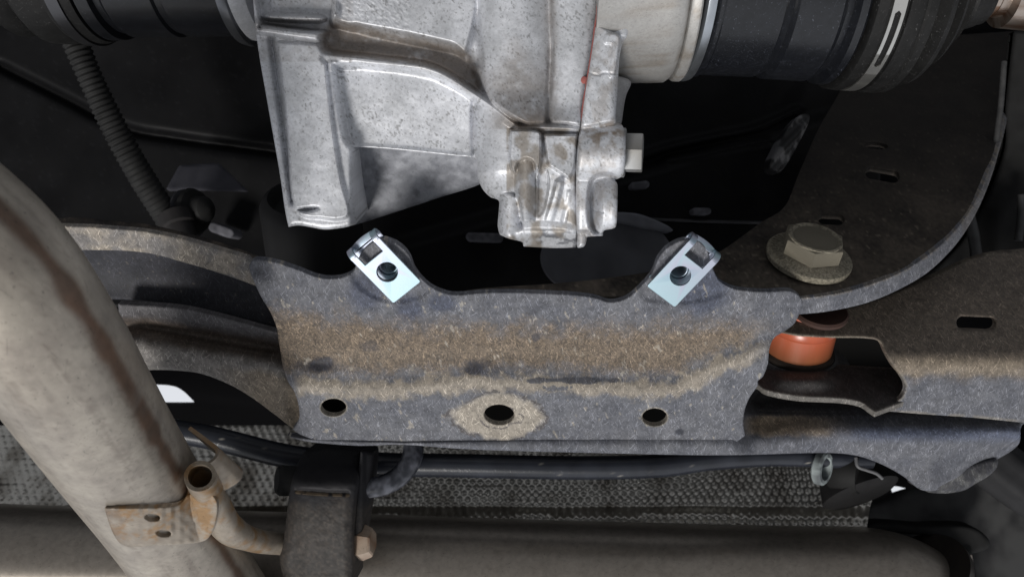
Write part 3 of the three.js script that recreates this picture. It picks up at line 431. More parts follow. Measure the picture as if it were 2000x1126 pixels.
{
  const t = thing('subframe', 'dusty pressed steel subframe with three holes across the middle', 'subframe');
  // ---- front plate
  const outline = [[487, 516], [500, 506], [540, 512], [580, 525], [620, 540], [650, 543], [676, 538], [692, 526], [698, 508], [712, 484], [740, 466], [764, 470], [785, 482], [800, 500], [810, 525], [828, 548], [850, 564], [880, 574], [910, 574], [940, 571], [1000, 570], [1060, 572], [1120, 575], [1160, 580], [1185, 588], [1205, 588], [1230, 578], [1258, 552], [1275, 530], [1285, 505], [1305, 482], [1335, 468], [1362, 470], [1380, 484], [1390, 512], [1396, 532], [1408, 550], [1432, 562], [1460, 567], [1500, 569], [1540, 567], [1560, 576], [1568, 590], [1564, 606], [1553, 630], [1535, 645], [1512, 660], [1503, 682], [1500, 710], [1491, 734], [1481, 743], [1480, 753], [1465, 775], [1455, 800], [1452, 826], [1456, 850, 1], [1440, 862, 1], [1350, 866], [1240, 864], [1000, 861], [900, 861], [800, 864], [700, 866], [640, 866], [610, 857], [586, 848], [571, 838, 1], [583, 820], [584, 800], [580, 780], [572, 760], [562, 745], [553, 720], [548, 690], [543, 660], [540, 640], [528, 610], [510, 580], [496, 550], [488, 530]];
  const dOut = S(outline), h1 = ell(651, 795, 25, 17), h2 = ell(975, 809, 29.5, 19.5, 0.05), h3 = ell(1279, 814, 24.5, 17), hc1 = ell(757, 528, 19.5, 16.5), hc2 = ell(1329, 535, 19.5, 16.5);
  const ledgeY = px => 752 - sstep(1300, 1440, px) * 45 - sstep(1440, 1500, px) * 25 + 6 * Math.sin(px / 90);
  const tabL = S([[688, 548], [700, 480], [740, 455], [790, 470], [815, 525], [840, 570], [760, 592]]), tabR = S([[1250, 575], [1280, 500], [1330, 458], [1392, 480], [1398, 530], [1420, 572], [1320, 596]]);
  const plateZ = (px, py) => {
    let z = wallZ(px, py); const L = ledgeY(px);
    z += -5.5 * sstep(588, 680, py) * sstep(L + 8, L - 74, py);      // the channel that holds the dirt
    z += 2.2 * sstep(L - 24, L + 8, py) * sstep(L + 80, L + 10, py); // crown of the ledge
    const a = tabL(px, py), b = tabR(px, py); z = z - 1.6 * sstep(6, -10, Math.min(a, b));
    z += 2.0 * Math.exp(-((px - 930) ** 2) / 900 - ((py - 735) ** 2) / 300) - 2.5 * Math.exp(-((px - 622) ** 2) / 900 - ((py - 708) ** 2) / 200);
    const e = Math.hypot((px - 975) / 95, (py - 815) / 47); z += 1.0 * sstep(1.1, 0.8, e);
    z -= 5 * sstep(560, 500, px) * sstep(560, 520, py) + 4 * sstep(1500, 1570, px);
    return z + 0.5 * (fbm(px / 50, py / 40, 2, 3) - 0.5);
  };
  const ringN = (x, y) => fbm(x / 4, y / 4, 31, 4) - 0.5;
  part('front_plate', sheet({ box: [470, 440, 1590, 890], d: (x, y) => Math.max(dOut(x, y), -h1(x, y), -h2(x, y), -h3(x, y), -hc1(x, y), -hc2(x, y)), z: plateZ, thick: 3, dir: [0, 0.45, -0.89], round: 0.9, cell: 1.7, vdir: [0, 0.8, 0.6], color: (x, y, z, px, py) => {
    const n = fbm(x / 4.2, y / 4.2, 3, 4), n2 = fbm(x / 15, y / 15, 8, 4), f = fbm(x * 1.2, y * 1.2, 5, 3), L = ledgeY(px);
    let c = slate(x, y, z, 1.0);
    // worn clean paint round the clips
    const clean = Math.max(sstep(60, 12, Math.hypot((px - 715) / 0.9, py - 568)), sstep(74, 22, Math.hypot((px - 1370) / 1.1, py - 565)), sstep(44, 10, Math.hypot(px - 862, (py - 592) * 1.6)), sstep(40, 10, Math.hypot(px - 800, py - 600)));
    if (clean > 0) c = mix3(c, mix3(C(58, 62, 76), C(92, 97, 112), f), clamp(clean * 1.2 * sstep(0.25, 0.5, n + clean * 0.3)));
    // brown caked soil in the channel
    const shift = sstep(1250, 1480, px) * 42, jag = (n - 0.5) * 42 + (f - 0.5) * 26, top = 628 - sstep(800, 500, px) * 24 + sstep(640, 800, px) * 6 - shift * 0.2, bot = L - 18;
    let b = sstep(top - 26, top + 36, py + jag) * sstep(bot + 10, bot - 34, py + jag * 0.8) * sstep(1545, 1440, px + jag);
    c = mix3(c, brown(x, y, z), clamp(b * 1.0));
    // dark bare spots
    const spot = (cx, cy, rx, ry, k = 1) => k * sstep(1.25, 0.55, Math.hypot((px - cx) / rx, (py - cy) / ry) + (n - 0.5) * 1.5);
    const bare = 0.85 * Math.max(spot(628, 712, 44, 14), spot(930, 716, 24, 15, 0.85), spot(1000, 722, 60, 10, 0.4), spot(1125, 742, 90, 7, 0.85), spot(1330, 843, 9, 8), spot(1046, 659, 9, 9, 0.8), spot(722, 675, 20, 12, 0.5), spot(1090, 758, 44, 10, 0.6));
    c = mix3(c, mix3(C(34, 37, 46), C(62, 66, 78), f), bare);
    // pale dried mud along the ledge
    const along = 16 + 14 * (fbm(px / 70, 3, 1, 3) - 0.3), md = Math.abs(py - (L + 2)) / along + (n - 0.5) * 1.7 + (f - 0.5) * 0.7;
    c = mix3(c, tan(x, y, z), 0.68 * sstep(1.35, 0.4, md) * sstep(570, 590, px) * sstep(1540, 1430, px) * (bare > 0.5 ? 0.1 : 1));
    // mud ring round the middle hole, flaked at two edges
    const e = ((Math.abs(px - 975) / 104) ** 1.5 + (Math.abs(py - 814) / 50) ** 1.5) ** (1 / 1.5) + ringN(x, y) * 0.3, crackd = Math.min(Math.abs(e - 0.40), Math.abs(e - 0.97));
    if (e < 1.02) c = mix3(c, mix3(C(180, 171, 156), C(160, 150, 135), n), sstep(1.04, 0.8, e) * 0.78);
    if (crackd < 0.04 && fbm(x / 2, y / 2, 77, 3) > 0.44) c = mix3(c, C(84, 80, 80), 0.85);
    // loose splashes of mud
    const spl = fbm(x / 2.1 + y / 5, y / 4.5 - x / 9, 55, 4); if (spl > 0.70 && bare < 0.3) c = mix3(c, mix3(tan(x, y, z), C(176, 172, 164), n2), sstep(0.72, 0.76, spl) * 0.6);
    for (const h of [h1, h3]) { const r = h(px, py); if (r < 4) c = mix3(c, C(178, 168, 150), sstep(4, 0, r) * 0.6); }
    return c;
  } }), M.dusty, t);
  part('dark_backing', sheet({ box: [560, 560, 1500, 900], d: S([[575, 580, 1], [1480, 590, 1], [1440, 850, 1], [590, 840, 1]]), z: () => -82, thick: 3, cell: 8, color: (x, y, z) => [0.003, 0.003, 0.003] }), M.pitch, t);  // near-black sheet added so the plate holes look dark inside
  // ---- platform behind the plate
  const plat = S([[800, 580, 1], [840, 574, 1], [880, 572], [950, 562], [1120, 550], [1270, 530], [1330, 512], [1400, 494], [1484, 436], [1533, 403], [1560, 340], [1600, 250], [1640, 180], [1690, 80, 1], [1990, 60, 1], [1966, 160], [1953, 250], [1945, 298], [1930, 332], [1908, 384], [1874, 438], [1826, 486], [1766, 526], [1704, 552], [1640, 570], [1565, 582, 1], [1500, 580, 1]]);
  const ph = [stadium(1624, 428, 15, 10.5, 0.05), stadium(1724, 341, 22, 12, 0.18), ell(1712, 284, 24, 7, 0.1)];
  part('platform', sheet({ box: [690, 50, 2000, 660], d: (x, y) => Math.max(plat(x, y), -ph[0](x, y), -ph[1](x, y), -ph[2](x, y)), z: (px, py) => platZ(px, py) + 1.2 * (fbm(px / 120, py / 60, 6, 2) - 0.5), dir: [0, -0.8, -0.6], thick: 3, round: 0.8, cell: 3.5, vdir: [0, 0.6, -0.8], color: (x, y, z, px, py) => darkDust(x, y, z, sstep(260, 600, py + 120 * (fbm(x / 20, y / 20, 3, 3) - 0.3)) * 0.8 + 0.1) }), M.dark, t);
  // ---- curved rim of the platform
  const rimTop = [[1540, 580, 1], [1565, 581], [1640, 571], [1704, 553], [1766, 527], [1826, 487], [1874, 439], [1908, 385], [1930, 333], [1946, 297], [1956, 250], [1970, 160, 1]], rimBot = [[1980, 160, 1], [1964, 250], [1950, 302], [1940, 336], [1922, 384], [1896, 436], [1862, 484], [1812, 532], [1752, 567], [1690, 592], [1622, 607], [1567, 613], [1540, 614, 1]];
  const dRim = S([...rimTop, ...rimBot]), rimEdge = S(rimTop, false), rimC = curve(rimTop, false);
  const rimNear = (px, py) => { let b = 1e9, k = 0; for (let i = 0; i < rimC.length; i++) { const d = (rimC[i][0] - px) ** 2 + (rimC[i][1] - py) ** 2; if (d < b) { b = d; k = i; } } const a = rimC[Math.max(0, k - 1)], c = rimC[Math.min(rimC.length - 1, k + 1)], ex = c[0] - a[0], ey = c[1] - a[1], t = ((px - a[0]) * ex + (py - a[1]) * ey) / (ex * ex + ey * ey); return platZ(a[0] + ex * t, a[1] + ey * t); };
  part('rim_flange', sheet({ box: [1530, 150, 2000, 625], d: dRim, z: (px, py) => rimNear(px, py) + 1.2 - rimEdge(px, py) * K * 0.7, thick: 2.6, dir: [0, 0.5, -0.86], round: 0.8, cell: 1.8, vdir: [0, 0.8, 0.6], color: (x, y, z, px, py) => { let c = slate(x, y, z, 1.05); const q = rimEdge(px, py); c = mix3(c, C(150, 140, 126), sstep(7, 0, q) * 0.5 * sstep(0.4, 0.6, fbm(x / 2, y / 2, 5, 3)) + (px > 1880 ? 0.35 * fbm(x / 6, y / 6, 3, 3) : 0)); return c; } }), M.dusty, t);
  // ---- bottom lip and the arm that runs to the right
  const lip = S([[560, 850, 1], [784, 862, 1], [1000, 856, 1], [1350, 850, 1], [1448, 770, 1], [1500, 755], [1700, 780], [1900, 795], [2080, 810, 1], [2080, 830, 1], [2002, 826], [1989, 869], [1936, 903], [1870, 932], [1838, 949], [1828, 957], [1810, 958], [1792, 952], [1761, 927], [1715, 903], [1666, 888], [1600, 884], [1450, 888], [1341, 888], [1200, 885], [1000, 880], [900, 876], [784, 868], [700, 870], [600, 862]]);
  const lipZ = (px, py) => { const s = -51 - 20 * sstep(1430, 1480, px); let z = s; const yc = lerp(868, 850, sstep(1450, 1650, px)); z += 13 * Math.exp(-(((py - yc) / 46) ** 2)) * 1.2; z += -20 * sstep(812, 765, py); z -= 20 * sstep(1850, 2000, px) * sstep(840, 900, py); z += 6 * Math.exp(-(((px - 1822) / 34) ** 2) - (((py - 935) / 50) ** 2)); return z + 0.6 * (fbm(px / 40, py / 30, 5, 3) - 0.5); };
  part('lower_arm', sheet({ box: [550, 735, 2090, 970], d: lip, z: lipZ, thick: 3, round: 1.6, cell: 2.4, dir: [0, 0.4, -0.92], vdir: [0, 0.85, 0.5], color: (x, y, z, px, py) => { const n = fbm(x / 5, y / 5, 3, 4), f = fbm(x * 1.1, y * 1.1, 3, 3); let c = slate(x, y, z, 0.85); const k = sstep(1440, 1480, px); c = mix3(c, mix3(C(182, 165, 143), C(136, 121, 106), f), k * sstep(1720, 1560, px + n * 60) * sstep(812, 828, py + n * 14) * sstep(862, 846, py + n * 12)); c = mix3(c, C(86, 79, 72), k * sstep(828, 806, py + n * 18) * 0.5); c = mix3(c, mix3(C(62, 70, 92), C(98, 104, 120), f), sstep(1600, 1700, px) * sstep(870, 850, py) * sstep(826, 842, py) * 0.85); return c; } }), M.dusty, t);  // shade below the control arm painted as a darker band along the top
  const lobe = S([[1800, 952, 1], [1830, 948], [1850, 925], [1900, 905], [1945, 895], [1948, 912], [1930, 930], [1906, 944], [1884, 957], [1850, 963], [1815, 961]]);
  part('arm_end', sheet({ box: [1780, 880, 1970, 975], d: lobe, z: (px, py) => -78 + 6 * Math.sqrt(Math.max(0, 1 - Math.hypot((px - 1880) / 90, (py - 925) / 50) ** 2)), thick: 18, round: 2, cell: 2.4, color: (x, y, z) => mix3(C(62, 62, 66), C(92, 92, 92), sstep(0.4, 0.7, fbm(x / 3, y / 3, z / 3, 4))) }), M.dusty, t);
  // ---- left side: platform strip, tan flange, dark wall, lower rail
  const lz = plane([0.12, -0.5, 0.86], [400, 500, -8]);
  part('left_shelf', sheet({ box: [90, 400, 520, 540], d: S([[100, 430, 1], [139, 424], [227, 432], [300, 440], [420, 470], [505, 500, 1], [505, 512, 1], [426, 488], [340, 464], [250, 450], [100, 444, 1]]), z: plane([0.05, 0.75, 0.65], [300, 450, -20]), thick: 3, round: 0.8, cell: 3, dir: [0, -0.75, -0.66], color: (x, y, z) => mix3(C(84, 76, 68), C(48, 44, 42), sstep(0.35, 0.65, fbm(x / 6, y / 6, z / 6, 4))) }), M.dusty, t);
  part('left_flange', sheet({ box: [90, 425, 540, 580], d: S([[100, 440, 1], [160, 441], [220, 445], [284, 451], [355, 465], [426, 485], [500, 507, 1], [520, 570, 1], [494, 556], [426, 532], [355, 511], [284, 493], [192, 488], [100, 490, 1]]), z: (px, py) => lz(px, py) + 4, thick: 3, round: 1.1, cell: 2.2, dir: [0, 0.4, -0.9], vdir: [0, 0.8, 0.6], color: (x, y, z) => mix3(slate(x, y, z, 1.0), mix3(C(188, 177, 160), C(146, 137, 126), fbm(x * 1.2, y * 1.2, z, 3)), 0.3 + 0.5 * sstep(0.35, 0.65, fbm(x / 7, y / 7, z / 7, 4))) }), M.dusty, t);
  const wl = S([[150, 478, 1], [284, 486], [355, 504], [426, 525], [520, 560, 1], [560, 640, 1], [536, 640], [444, 616], [355, 598], [256, 586], [180, 584, 1]]);
  part('side_wall', sheet({ box: [140, 460, 570, 660], d: wl, z: (px, py) => lz(px, py) - 3 - 4 * Math.sin(clamp((py - 490 - (px - 250) * 0.12) / 110) * Math.PI) + 3 * Math.exp(-((px - 480) ** 2 + (py - 556) ** 2) / 160), thick: 3, round: 1, cell: 2.6, dir: [0, 0.4, -0.9], color: (x, y, z) => { const n = fbm(x / 8, y / 8, z / 8, 4), s = noise(x * 0.9, y * 0.9, z); let c = mix3(C(38, 39, 45), C(62, 62, 68), n); if (s > 0.84) c = mix3(c, C(110, 104, 96), 0.7 * sstep(0.84, 0.95, s)); return c; } }), M.dusty, t);
  part('lower_rail', sheet({ box: [200, 560, 620, 860], d: S([[230, 592, 1], [273, 594], [355, 600], [444, 620], [545, 648, 1], [590, 760, 1], [590, 838, 1], [572, 836], [540, 812], [500, 782], [462, 758], [426, 741], [391, 729], [355, 724], [310, 722], [240, 724, 1]]), z: (px, py) => { const e = py - 600 - Math.max(0, px - 280) * 0.17; return plane([0.15, -0.35, 0.92], [400, 640, -16])(px, py) - 10 * Math.exp(-(((e - 36) / 20) ** 2)) + 6 * Math.exp(-(((e - 95) / 50) ** 2)) - 5 * sstep(545, 590, px); }, thick: 3, round: 1.6, cell: 2.4, dir: [0, 0.4, -0.9], vdir: [0, 0.9, 0.4], color: (x, y, z, px, py) => { const e = py - 600 - Math.max(0, px - 280) * 0.17, n = fbm(x / 5, y / 5, z / 5, 4), f = fbm(x * 1.1, y * 1.1, z, 3); let c = mix3(C(104, 102, 104), C(80, 78, 80), n); c = mix3(c, mix3(C(64, 57, 52), C(100, 89, 80), f), sstep(18, 40, e + n * 14) * sstep(110, 60, e)); c = mix3(c, mix3(C(162, 157, 152), C(122, 119, 116), f), sstep(66, 100, e + n * 26)); c = mix3(c, mix3(C(172, 156, 132), C(130, 116, 100), f), sstep(90, 110, e + n * 26) * sstep(400, 520, px) * 0.7); return c; } }), M.dusty, t);  // the change from shaded to lit across the curve is painted in bands
}
// ================================================================ flange bolt on the platform
{
  const t = thing('flange_bolt', 'dusty grey hex bolt with a wide flange on the dark platform', 'bolt');
  const ax = [0.10, 0.80, 0.585], at = W(1578, 508, platZ(1578, 508) + 1), q = new THREE.Vector3(...ax).normalize(), up = s => [at[0] + q.x * s, at[1] + q.y * s, at[2] + q.z * s];
  const dusty = (x, y, z) => { const n = fbm(x / 5, y / 5, z / 5, 4), f = fbm(x * 1.4, y * 1.4, z * 1.4, 3); return mix3(mix3(C(136, 130, 115), C(116, 111, 99), n), f > 0.5 ? C(148, 141, 125) : C(102, 97, 86), clamp(Math.abs(f - 0.5) * 1.6)); };
  part('flange', lathe(up(0), ax, [[0, 0.1], [0, 18.6], [0.4, 19.2], [2.6, 19.4], [3.1, 19.1], [3.4, 18.4], [4.0, 14.5], [4.6, 13], [5, 0.1]], { color: dusty, seg: 120, crease: 0.5 }), M.soil, t);
  const head = hex(14, 7.6, 0.6); const hd = part('head', paint(turnTo(head, up(4.6), ax, 0.30), dusty), M.soil, t);
  part('head_rim', lathe(up(12), ax, [[0, 12.2], [0.7, 12], [1, 11.2], [0.7, 10.4], [0.1, 9.8], [0.1, 0.1]], { color: dusty, crease: 0.5 }), M.soil, hd);
  { const g = new THREE.SphereGeometry(1, 14, 10); g.scale(1, 0.6, 1); part('nub', paint(turnTo(g, W(1607, 491, platZ(1578, 508) + 9.6), ax), dusty), M.soil, hd); }
  // pressed ticks on the flange
  const e1 = new THREE.Vector3(1, 0, 0).addScaledVector(q, -q.x).normalize(), e2 = new THREE.Vector3().crossVectors(e1, q).normalize();
  for (let i = 0; i < 15; i++) { const a = Math.PI * (0.86 + i * 0.034 * 1.25); const g = new THREE.BoxGeometry(3.4, 0.5, 0.6, 1, 1, 1), c = new THREE.Vector3(...up(3.9)).addScaledVector(e1, Math.cos(a) * 16.4).addScaledVector(e2, Math.sin(a) * 16.4); const m = new THREE.Matrix4().makeBasis(e1.clone().multiplyScalar(Math.cos(a)).addScaledVector(e2, Math.sin(a)), q, e1.clone().multiplyScalar(-Math.sin(a)).addScaledVector(e2, Math.cos(a))); g.applyMatrix4(m); g.translate(c.x, c.y, c.z); g.scale(0.001, 0.001, 0.001); part('tick', paint(g, dusty), M.soil, t.children[0]); }
}
// ================================================================ control arm with its bushing, right
{
  const t = thing('control_arm', 'dusty pressed steel control arm with slotted hole and orange bushing', 'control arm');
  const up = plane([0, 0.72, 0.69], [1800, 705, -24]), wl = plane([0, -0.5, 0.866], [1800, 700, -24]);
  const dO = S([[2120, 470, 1], [2000, 487], [1960, 490], [1920, 497], [1880, 511], [1840, 530], [1780, 556], [1690, 590], [1600, 612], [1500, 640], [1490, 660, 1], [1520, 650], [1560, 656], [1620, 659], [1690, 660], [1718, 667], [1729, 688], [1744, 714], [1760, 734], [1769, 755], [1761, 775], [1736, 790], [1704, 800, 1], [1800, 808], [1900, 815], [2000, 825], [2120, 836, 1]]), slot = stadium(1907, 631, 26, 12.5, 0.04);
  const fold = px => 722 + (px - 1800) * 0.05 - 44 * sstep(1790, 1690, px);
  const aZ = (px, py) => { const f = fold(px), a = up(px, py), b = wl(px, py) ; const k = 12; const h = Math.min(k, k); const d = (a - b) ; const q = clamp(0.5 + 0.5 * (b - a) / 7); return lerp(b, a, q) - 7 * q * (1 - q) + 0.6 * (fbm(px / 60, py / 40, 4, 3) - 0.5); };
  part('arm_body', sheet({ box: [1480, 460, 2130, 850], d: (x, y) => Math.max(dO(x, y), -slot(x, y)), z: aZ, thick: 3, round: 1.1, cell: 2.2, dir: [0, 0.2, -0.98], vdir: [0, 0.8, 0.6], color: (x, y, z, px, py) => { const n = fbm(x / 6, y / 6, z / 6, 4), f = fbm(x * 1.2, y * 1.2, z * 1.2, 3); let c = slate(x, y, z, 0.9); const b = sstep(756, 716, py + (n - 0.5) * 40 - sstep(1760, 1690, px) * 50); c = mix3(c, mix3(C(128, 116, 103), C(84, 77, 70), clamp(f * 1.2 - 0.1)), b * 0.95); c = mix3(c, mix3(C(92, 85, 79), C(58, 54, 52), f), sstep(640, 560, py + n * 50) * 0.4); c = mix3(c, mix3(C(150, 138, 120), C(122, 110, 96), f), 0.6 * sstep(26, 6, Math.abs(py - 716) + (n - 0.5) * 22) * sstep(1720, 1760, px)); const e = dO(px, py); c = mix3(c, C(142, 134, 120), sstep(-7, -2, e) * sstep(0.4, 0.55, n) * 0.5); return c; } }), M.dusty, t);  // thinner dust and some painted shade darken the face towards the rim
  // lower plate of the channel and its dome
  const lp = S([[1450, 742, 1], [1480, 752], [1500, 764], [1560, 775], [1640, 779], [1680, 786], [1697, 797], [1710, 806, 1], [1780, 780, 1], [1790, 720, 1], [1450, 700, 1]]);
  part('lower_plate', sheet({ box: [1440, 690, 1800, 815], d: lp, z: (px, py) => plane([0, 0.86, 0.5], [1560, 778, -38])(px, py) + 7 * Math.exp(-(((px - 1570) / 58) ** 4) - (((py - 738) / 22) ** 2)), thick: 2.4, round: 0.8, cell: 2.2, dir: [0, -0.86, -0.5], color: (x, y, z, px, py) => { let c = mix3(C(84, 81, 80), C(58, 57, 58), fbm(x / 6, y / 6, z / 6, 4)); return mix3(c, C(124, 120, 114), sstep(-6, -1, lp(px, py)) * 0.6); } }), M.dusty, t);  // lit edge of the lip painted as a paler line
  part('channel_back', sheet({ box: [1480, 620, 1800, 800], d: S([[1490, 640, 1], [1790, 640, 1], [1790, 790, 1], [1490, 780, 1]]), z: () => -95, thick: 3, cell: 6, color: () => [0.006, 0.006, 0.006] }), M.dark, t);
  const bax = [0.02, 0.86, 0.5], bF = W(1572, 731, plane([0, 0.86, 0.5], [1560, 778, -38])(1572, 731)), b0 = [bF[0], bF[1] + 8.6 + 3.4, bF[2] - 14.6 + 2], bat = s => [b0[0] + bax[0] * s, b0[1] + bax[1] * s, b0[2] + bax[2] * s];
  const bush = part('bushing', lathe(bat(0), bax, [[-2, 0.1], [-2, 16.2], [-1, 17], [13.6, 17.2], [14.1, 17.6], [14.6, 17.2], [18, 16.9], [26, 16.4], [26, 0.1]], { color: (x, y, z) => { const s = (x - b0[0]) * bax[0] + (y - b0[1]) * bax[1] + (z - b0[2]) * bax[2]; const n = fbm(x / 3, y / 3, z / 3, 4); const low = mix3(C(134, 86, 54), C(84, 58, 40), n), hi = mix3(C(202, 102, 70), C(174, 90, 64), n); return mix3(low, hi, sstep(11.0, 14.5, s + (n - 0.5) * 2.4)); } }), M.gloss, t);
  part('bushing_lip', lathe(bat(0), bax, [[-2.4, 0.1], [-2.4, 17.8], [-1.4, 18.6], [0.2, 18.4], [1.2, 17.3], [1.2, 0.1]], { color: (x, y, z) => mix3(C(30, 27, 25), C(56, 48, 42), fbm(x / 2, y / 2, z / 2, 3)) }), M.rubber, bush);
  part('bushing_cup', lathe(bat(-5.4), bax, [[-3, 0.1], [-3, 28], [-1, 25], [1, 21.5], [2.4, 19.6], [3.4, 19], [3.4, 0.1]], { color: (x, y, z) => mix3(C(84, 84, 86), C(54, 53, 54), fbm(x / 5, y / 5, z / 5, 4)) }), M.dusty, bush);
  part('bushing_washer', lathe([...W(1604, 608, -26)], [0.02, 0.82, 0.57], [[-2, 0.1], [-2, 11.5], [-1.4, 12.2], [0, 12.4], [1, 11.6], [1, 0.1]], { color: (x, y, z) => mix3(C(78, 56, 48), C(52, 44, 42), fbm(x / 3, y / 3, z / 3, 4)) }), M.rubber, t);
}
// ================================================================ the two spring clips
{
  const proto = thing('spring_clip', 'bright zinc spring nut clip on the left tab, tilted to the left', 'clip', { group: 'zinc spring nuts clipped on the subframe tabs', placed: true });
  const w = 15.2, h = 25.4, hole = 4.55, zincC = (x, y, z) => { const n = fbm(x / 6, y / 6, 4, 3), s = fbm(x / 2, y / 2, 9, 3); return mix3(mix3(C(150, 172, 181), C(158, 160, 176), sstep(0.35, 0.65, n)), C(132, 154, 168), sstep(0.5, 0.7, s) * 0.6); };
  const sc = g => { g.scale(0.001, 0.001, 0.001); return paint(g, zincC); };
  { // front leaf: x across, y along (fold at +y), z out
    const s = new THREE.Shape(); const r = 0.8, x = w / 2, y0 = -h / 2, y1 = h / 2; s.moveTo(-x + r, y0); s.lineTo(x - r, y0); s.quadraticCurveTo(x, y0, x, y0 + r); s.lineTo(x, y1); s.lineTo(5.1, y1); s.lineTo(5.1, y1 - 5.4); s.lineTo(-5.1, y1 - 5.4); s.lineTo(-5.1, y1); s.lineTo(-x, y1); s.lineTo(-x, y0 + r); s.quadraticCurveTo(-x, y0, -x + r, y0);
    const p = new THREE.Path(); p.absarc(0, -0.6, hole, 0, Math.PI * 2, true); s.holes.push(p);
    const g = new THREE.ExtrudeGeometry(s, { depth: 0.7, bevelEnabled: true, bevelThickness: 0.18, bevelSize: 0.18, bevelSegments: 2, curveSegments: 40, steps: 1 }); part('front_leaf', sc(toCreasedNormals(g, 0.2)), M.zinc, proto);
  }
  for (const sx of [-1, 1]) { // bent straps
    const s = new THREE.Shape(); s.absarc(0, 0, 2.7, Math.PI / 2, -Math.PI / 2, true); s.absarc(0, 0, 1.7, -Math.PI / 2, Math.PI / 2, false); const g = new THREE.ExtrudeGeometry(s, { depth: 2.5, bevelEnabled: false, curveSegments: 18 });
    g.rotateY(-Math.PI / 2); g.rotateX(0); // profile plane -> y z
    const m = new THREE.Matrix4().set(1, 0, 0, 0, 0, 0, 1, 0, 0, 1, 0, 0, 0, 0, 0, 1);
    const g2 = new THREE.ExtrudeGeometry((() => { const q = new THREE.Shape(); const n = 18; const o = [], i = []; for (let k = 0; k <= n; k++) { const a = Math.PI / 2 - Math.PI * k / n; o.push([Math.cos(a) * 3.45, Math.sin(a) * 3.45]); i.push([Math.cos(a) * 2.5, Math.sin(a) * 2.5]); } q.moveTo(...o[0]); o.slice(1).forEach(v => q.lineTo(...v)); i.reverse().forEach(v => q.lineTo(...v)); q.closePath(); return q; })(), { depth: 2.5, bevelEnabled: true, bevelThickness: 0.12, bevelSize: 0.1, bevelSegments: 2 });
    // shape x -> clip y, shape y -> clip z, extrusion -> clip x
    g2.applyMatrix4(new THREE.Matrix4().set(0, 0, 1, 0, 1, 0, 0, 0, 0, 1, 0, 0, 0, 0, 0, 1)); g2.translate(sx > 0 ? w / 2 - 2.5 : -w / 2, h / 2, -2.62);
    part('bent_strap', sc(toCreasedNormals(g2, 0.6)), M.zinc, proto);
  }
  { const s = new THREE.Shape(); s.moveTo(-w / 2, -h / 2 + 2); s.lineTo(w / 2, -h / 2 + 2); s.lineTo(w / 2, h / 2); s.lineTo(-w / 2, h / 2); s.closePath(); const p = new THREE.Path(); p.absarc(0, -0.6, 4.2, 0, Math.PI * 2, true); s.holes.push(p); const g = new THREE.ExtrudeGeometry(s, { depth: 0.7, bevelEnabled: false, curveSegments: 40 }); g.translate(0, 0, -6.1); part('back_leaf', sc(g), M.zinc, proto); }
  { const s = new THREE.Shape(); s.moveTo(-5, 0); s.lineTo(5, 0); s.lineTo(5.2, 2.2); s.quadraticCurveTo(0, 3.4, -5.2, 2.2); s.closePath(); const g = new THREE.ExtrudeGeometry(s, { depth: 0.8, bevelEnabled: true, bevelThickness: 0.15, bevelSize: 0.15, bevelSegments: 2 }); g.rotateX(-0.3); g.translate(0, h / 2 + 0.6, -5.6); part('lead_lip', sc(toCreasedNormals(g, 0.5)), M.zinc, proto); }
  const bar = part('nut_barrel', (() => { const g = new THREE.LatheGeometry([[4.1, -11], [5.8, -11], [5.8, -0.4], [4.1, -0.4], [4.1, -11]].map(p => new THREE.Vector2(...p)), 48); g.rotateX(Math.PI / 2); g.translate(0, -0.6, -5.9); return sc(toCreasedNormals(g, 0.5)); })(), M.zinc, proto);
  for (let k = 0; k < 7; k++) { const g = new THREE.TorusGeometry(3.75, 0.55, 10, 40); g.rotateX(0.08); g.translate(0, -0.6, -6.6 - k * 1.4); part('thread', sc(g), M.zinc, bar); }
  const place = (o, px, py, z, rot, tiltX, tiltY) => { o.position.copy(V(px, py, z).multiplyScalar(0.001)); o.rotation.set(0, 0, 0); o.quaternion.setFromEuler(new THREE.Euler(tiltX, tiltY, 0)).multiply(new THREE.Quaternion().setFromAxisAngle(new THREE.Vector3(0, 0, 1), rot)); };
  place(proto, 754.5, 527.5, 12.5, 0.687, 0.42, 0.04);
  const two = proto.clone(); two.name = numbered('spring_clip'); scene.add(two); things.push(two);
  two.userData = { label: 'bright zinc spring nut clip on the right tab, tilted to the right', category: 'clip', group: proto.userData.group, placed: true };
  place(two, 1331, 535, 12.5, -0.66, 0.42, -0.04);
}
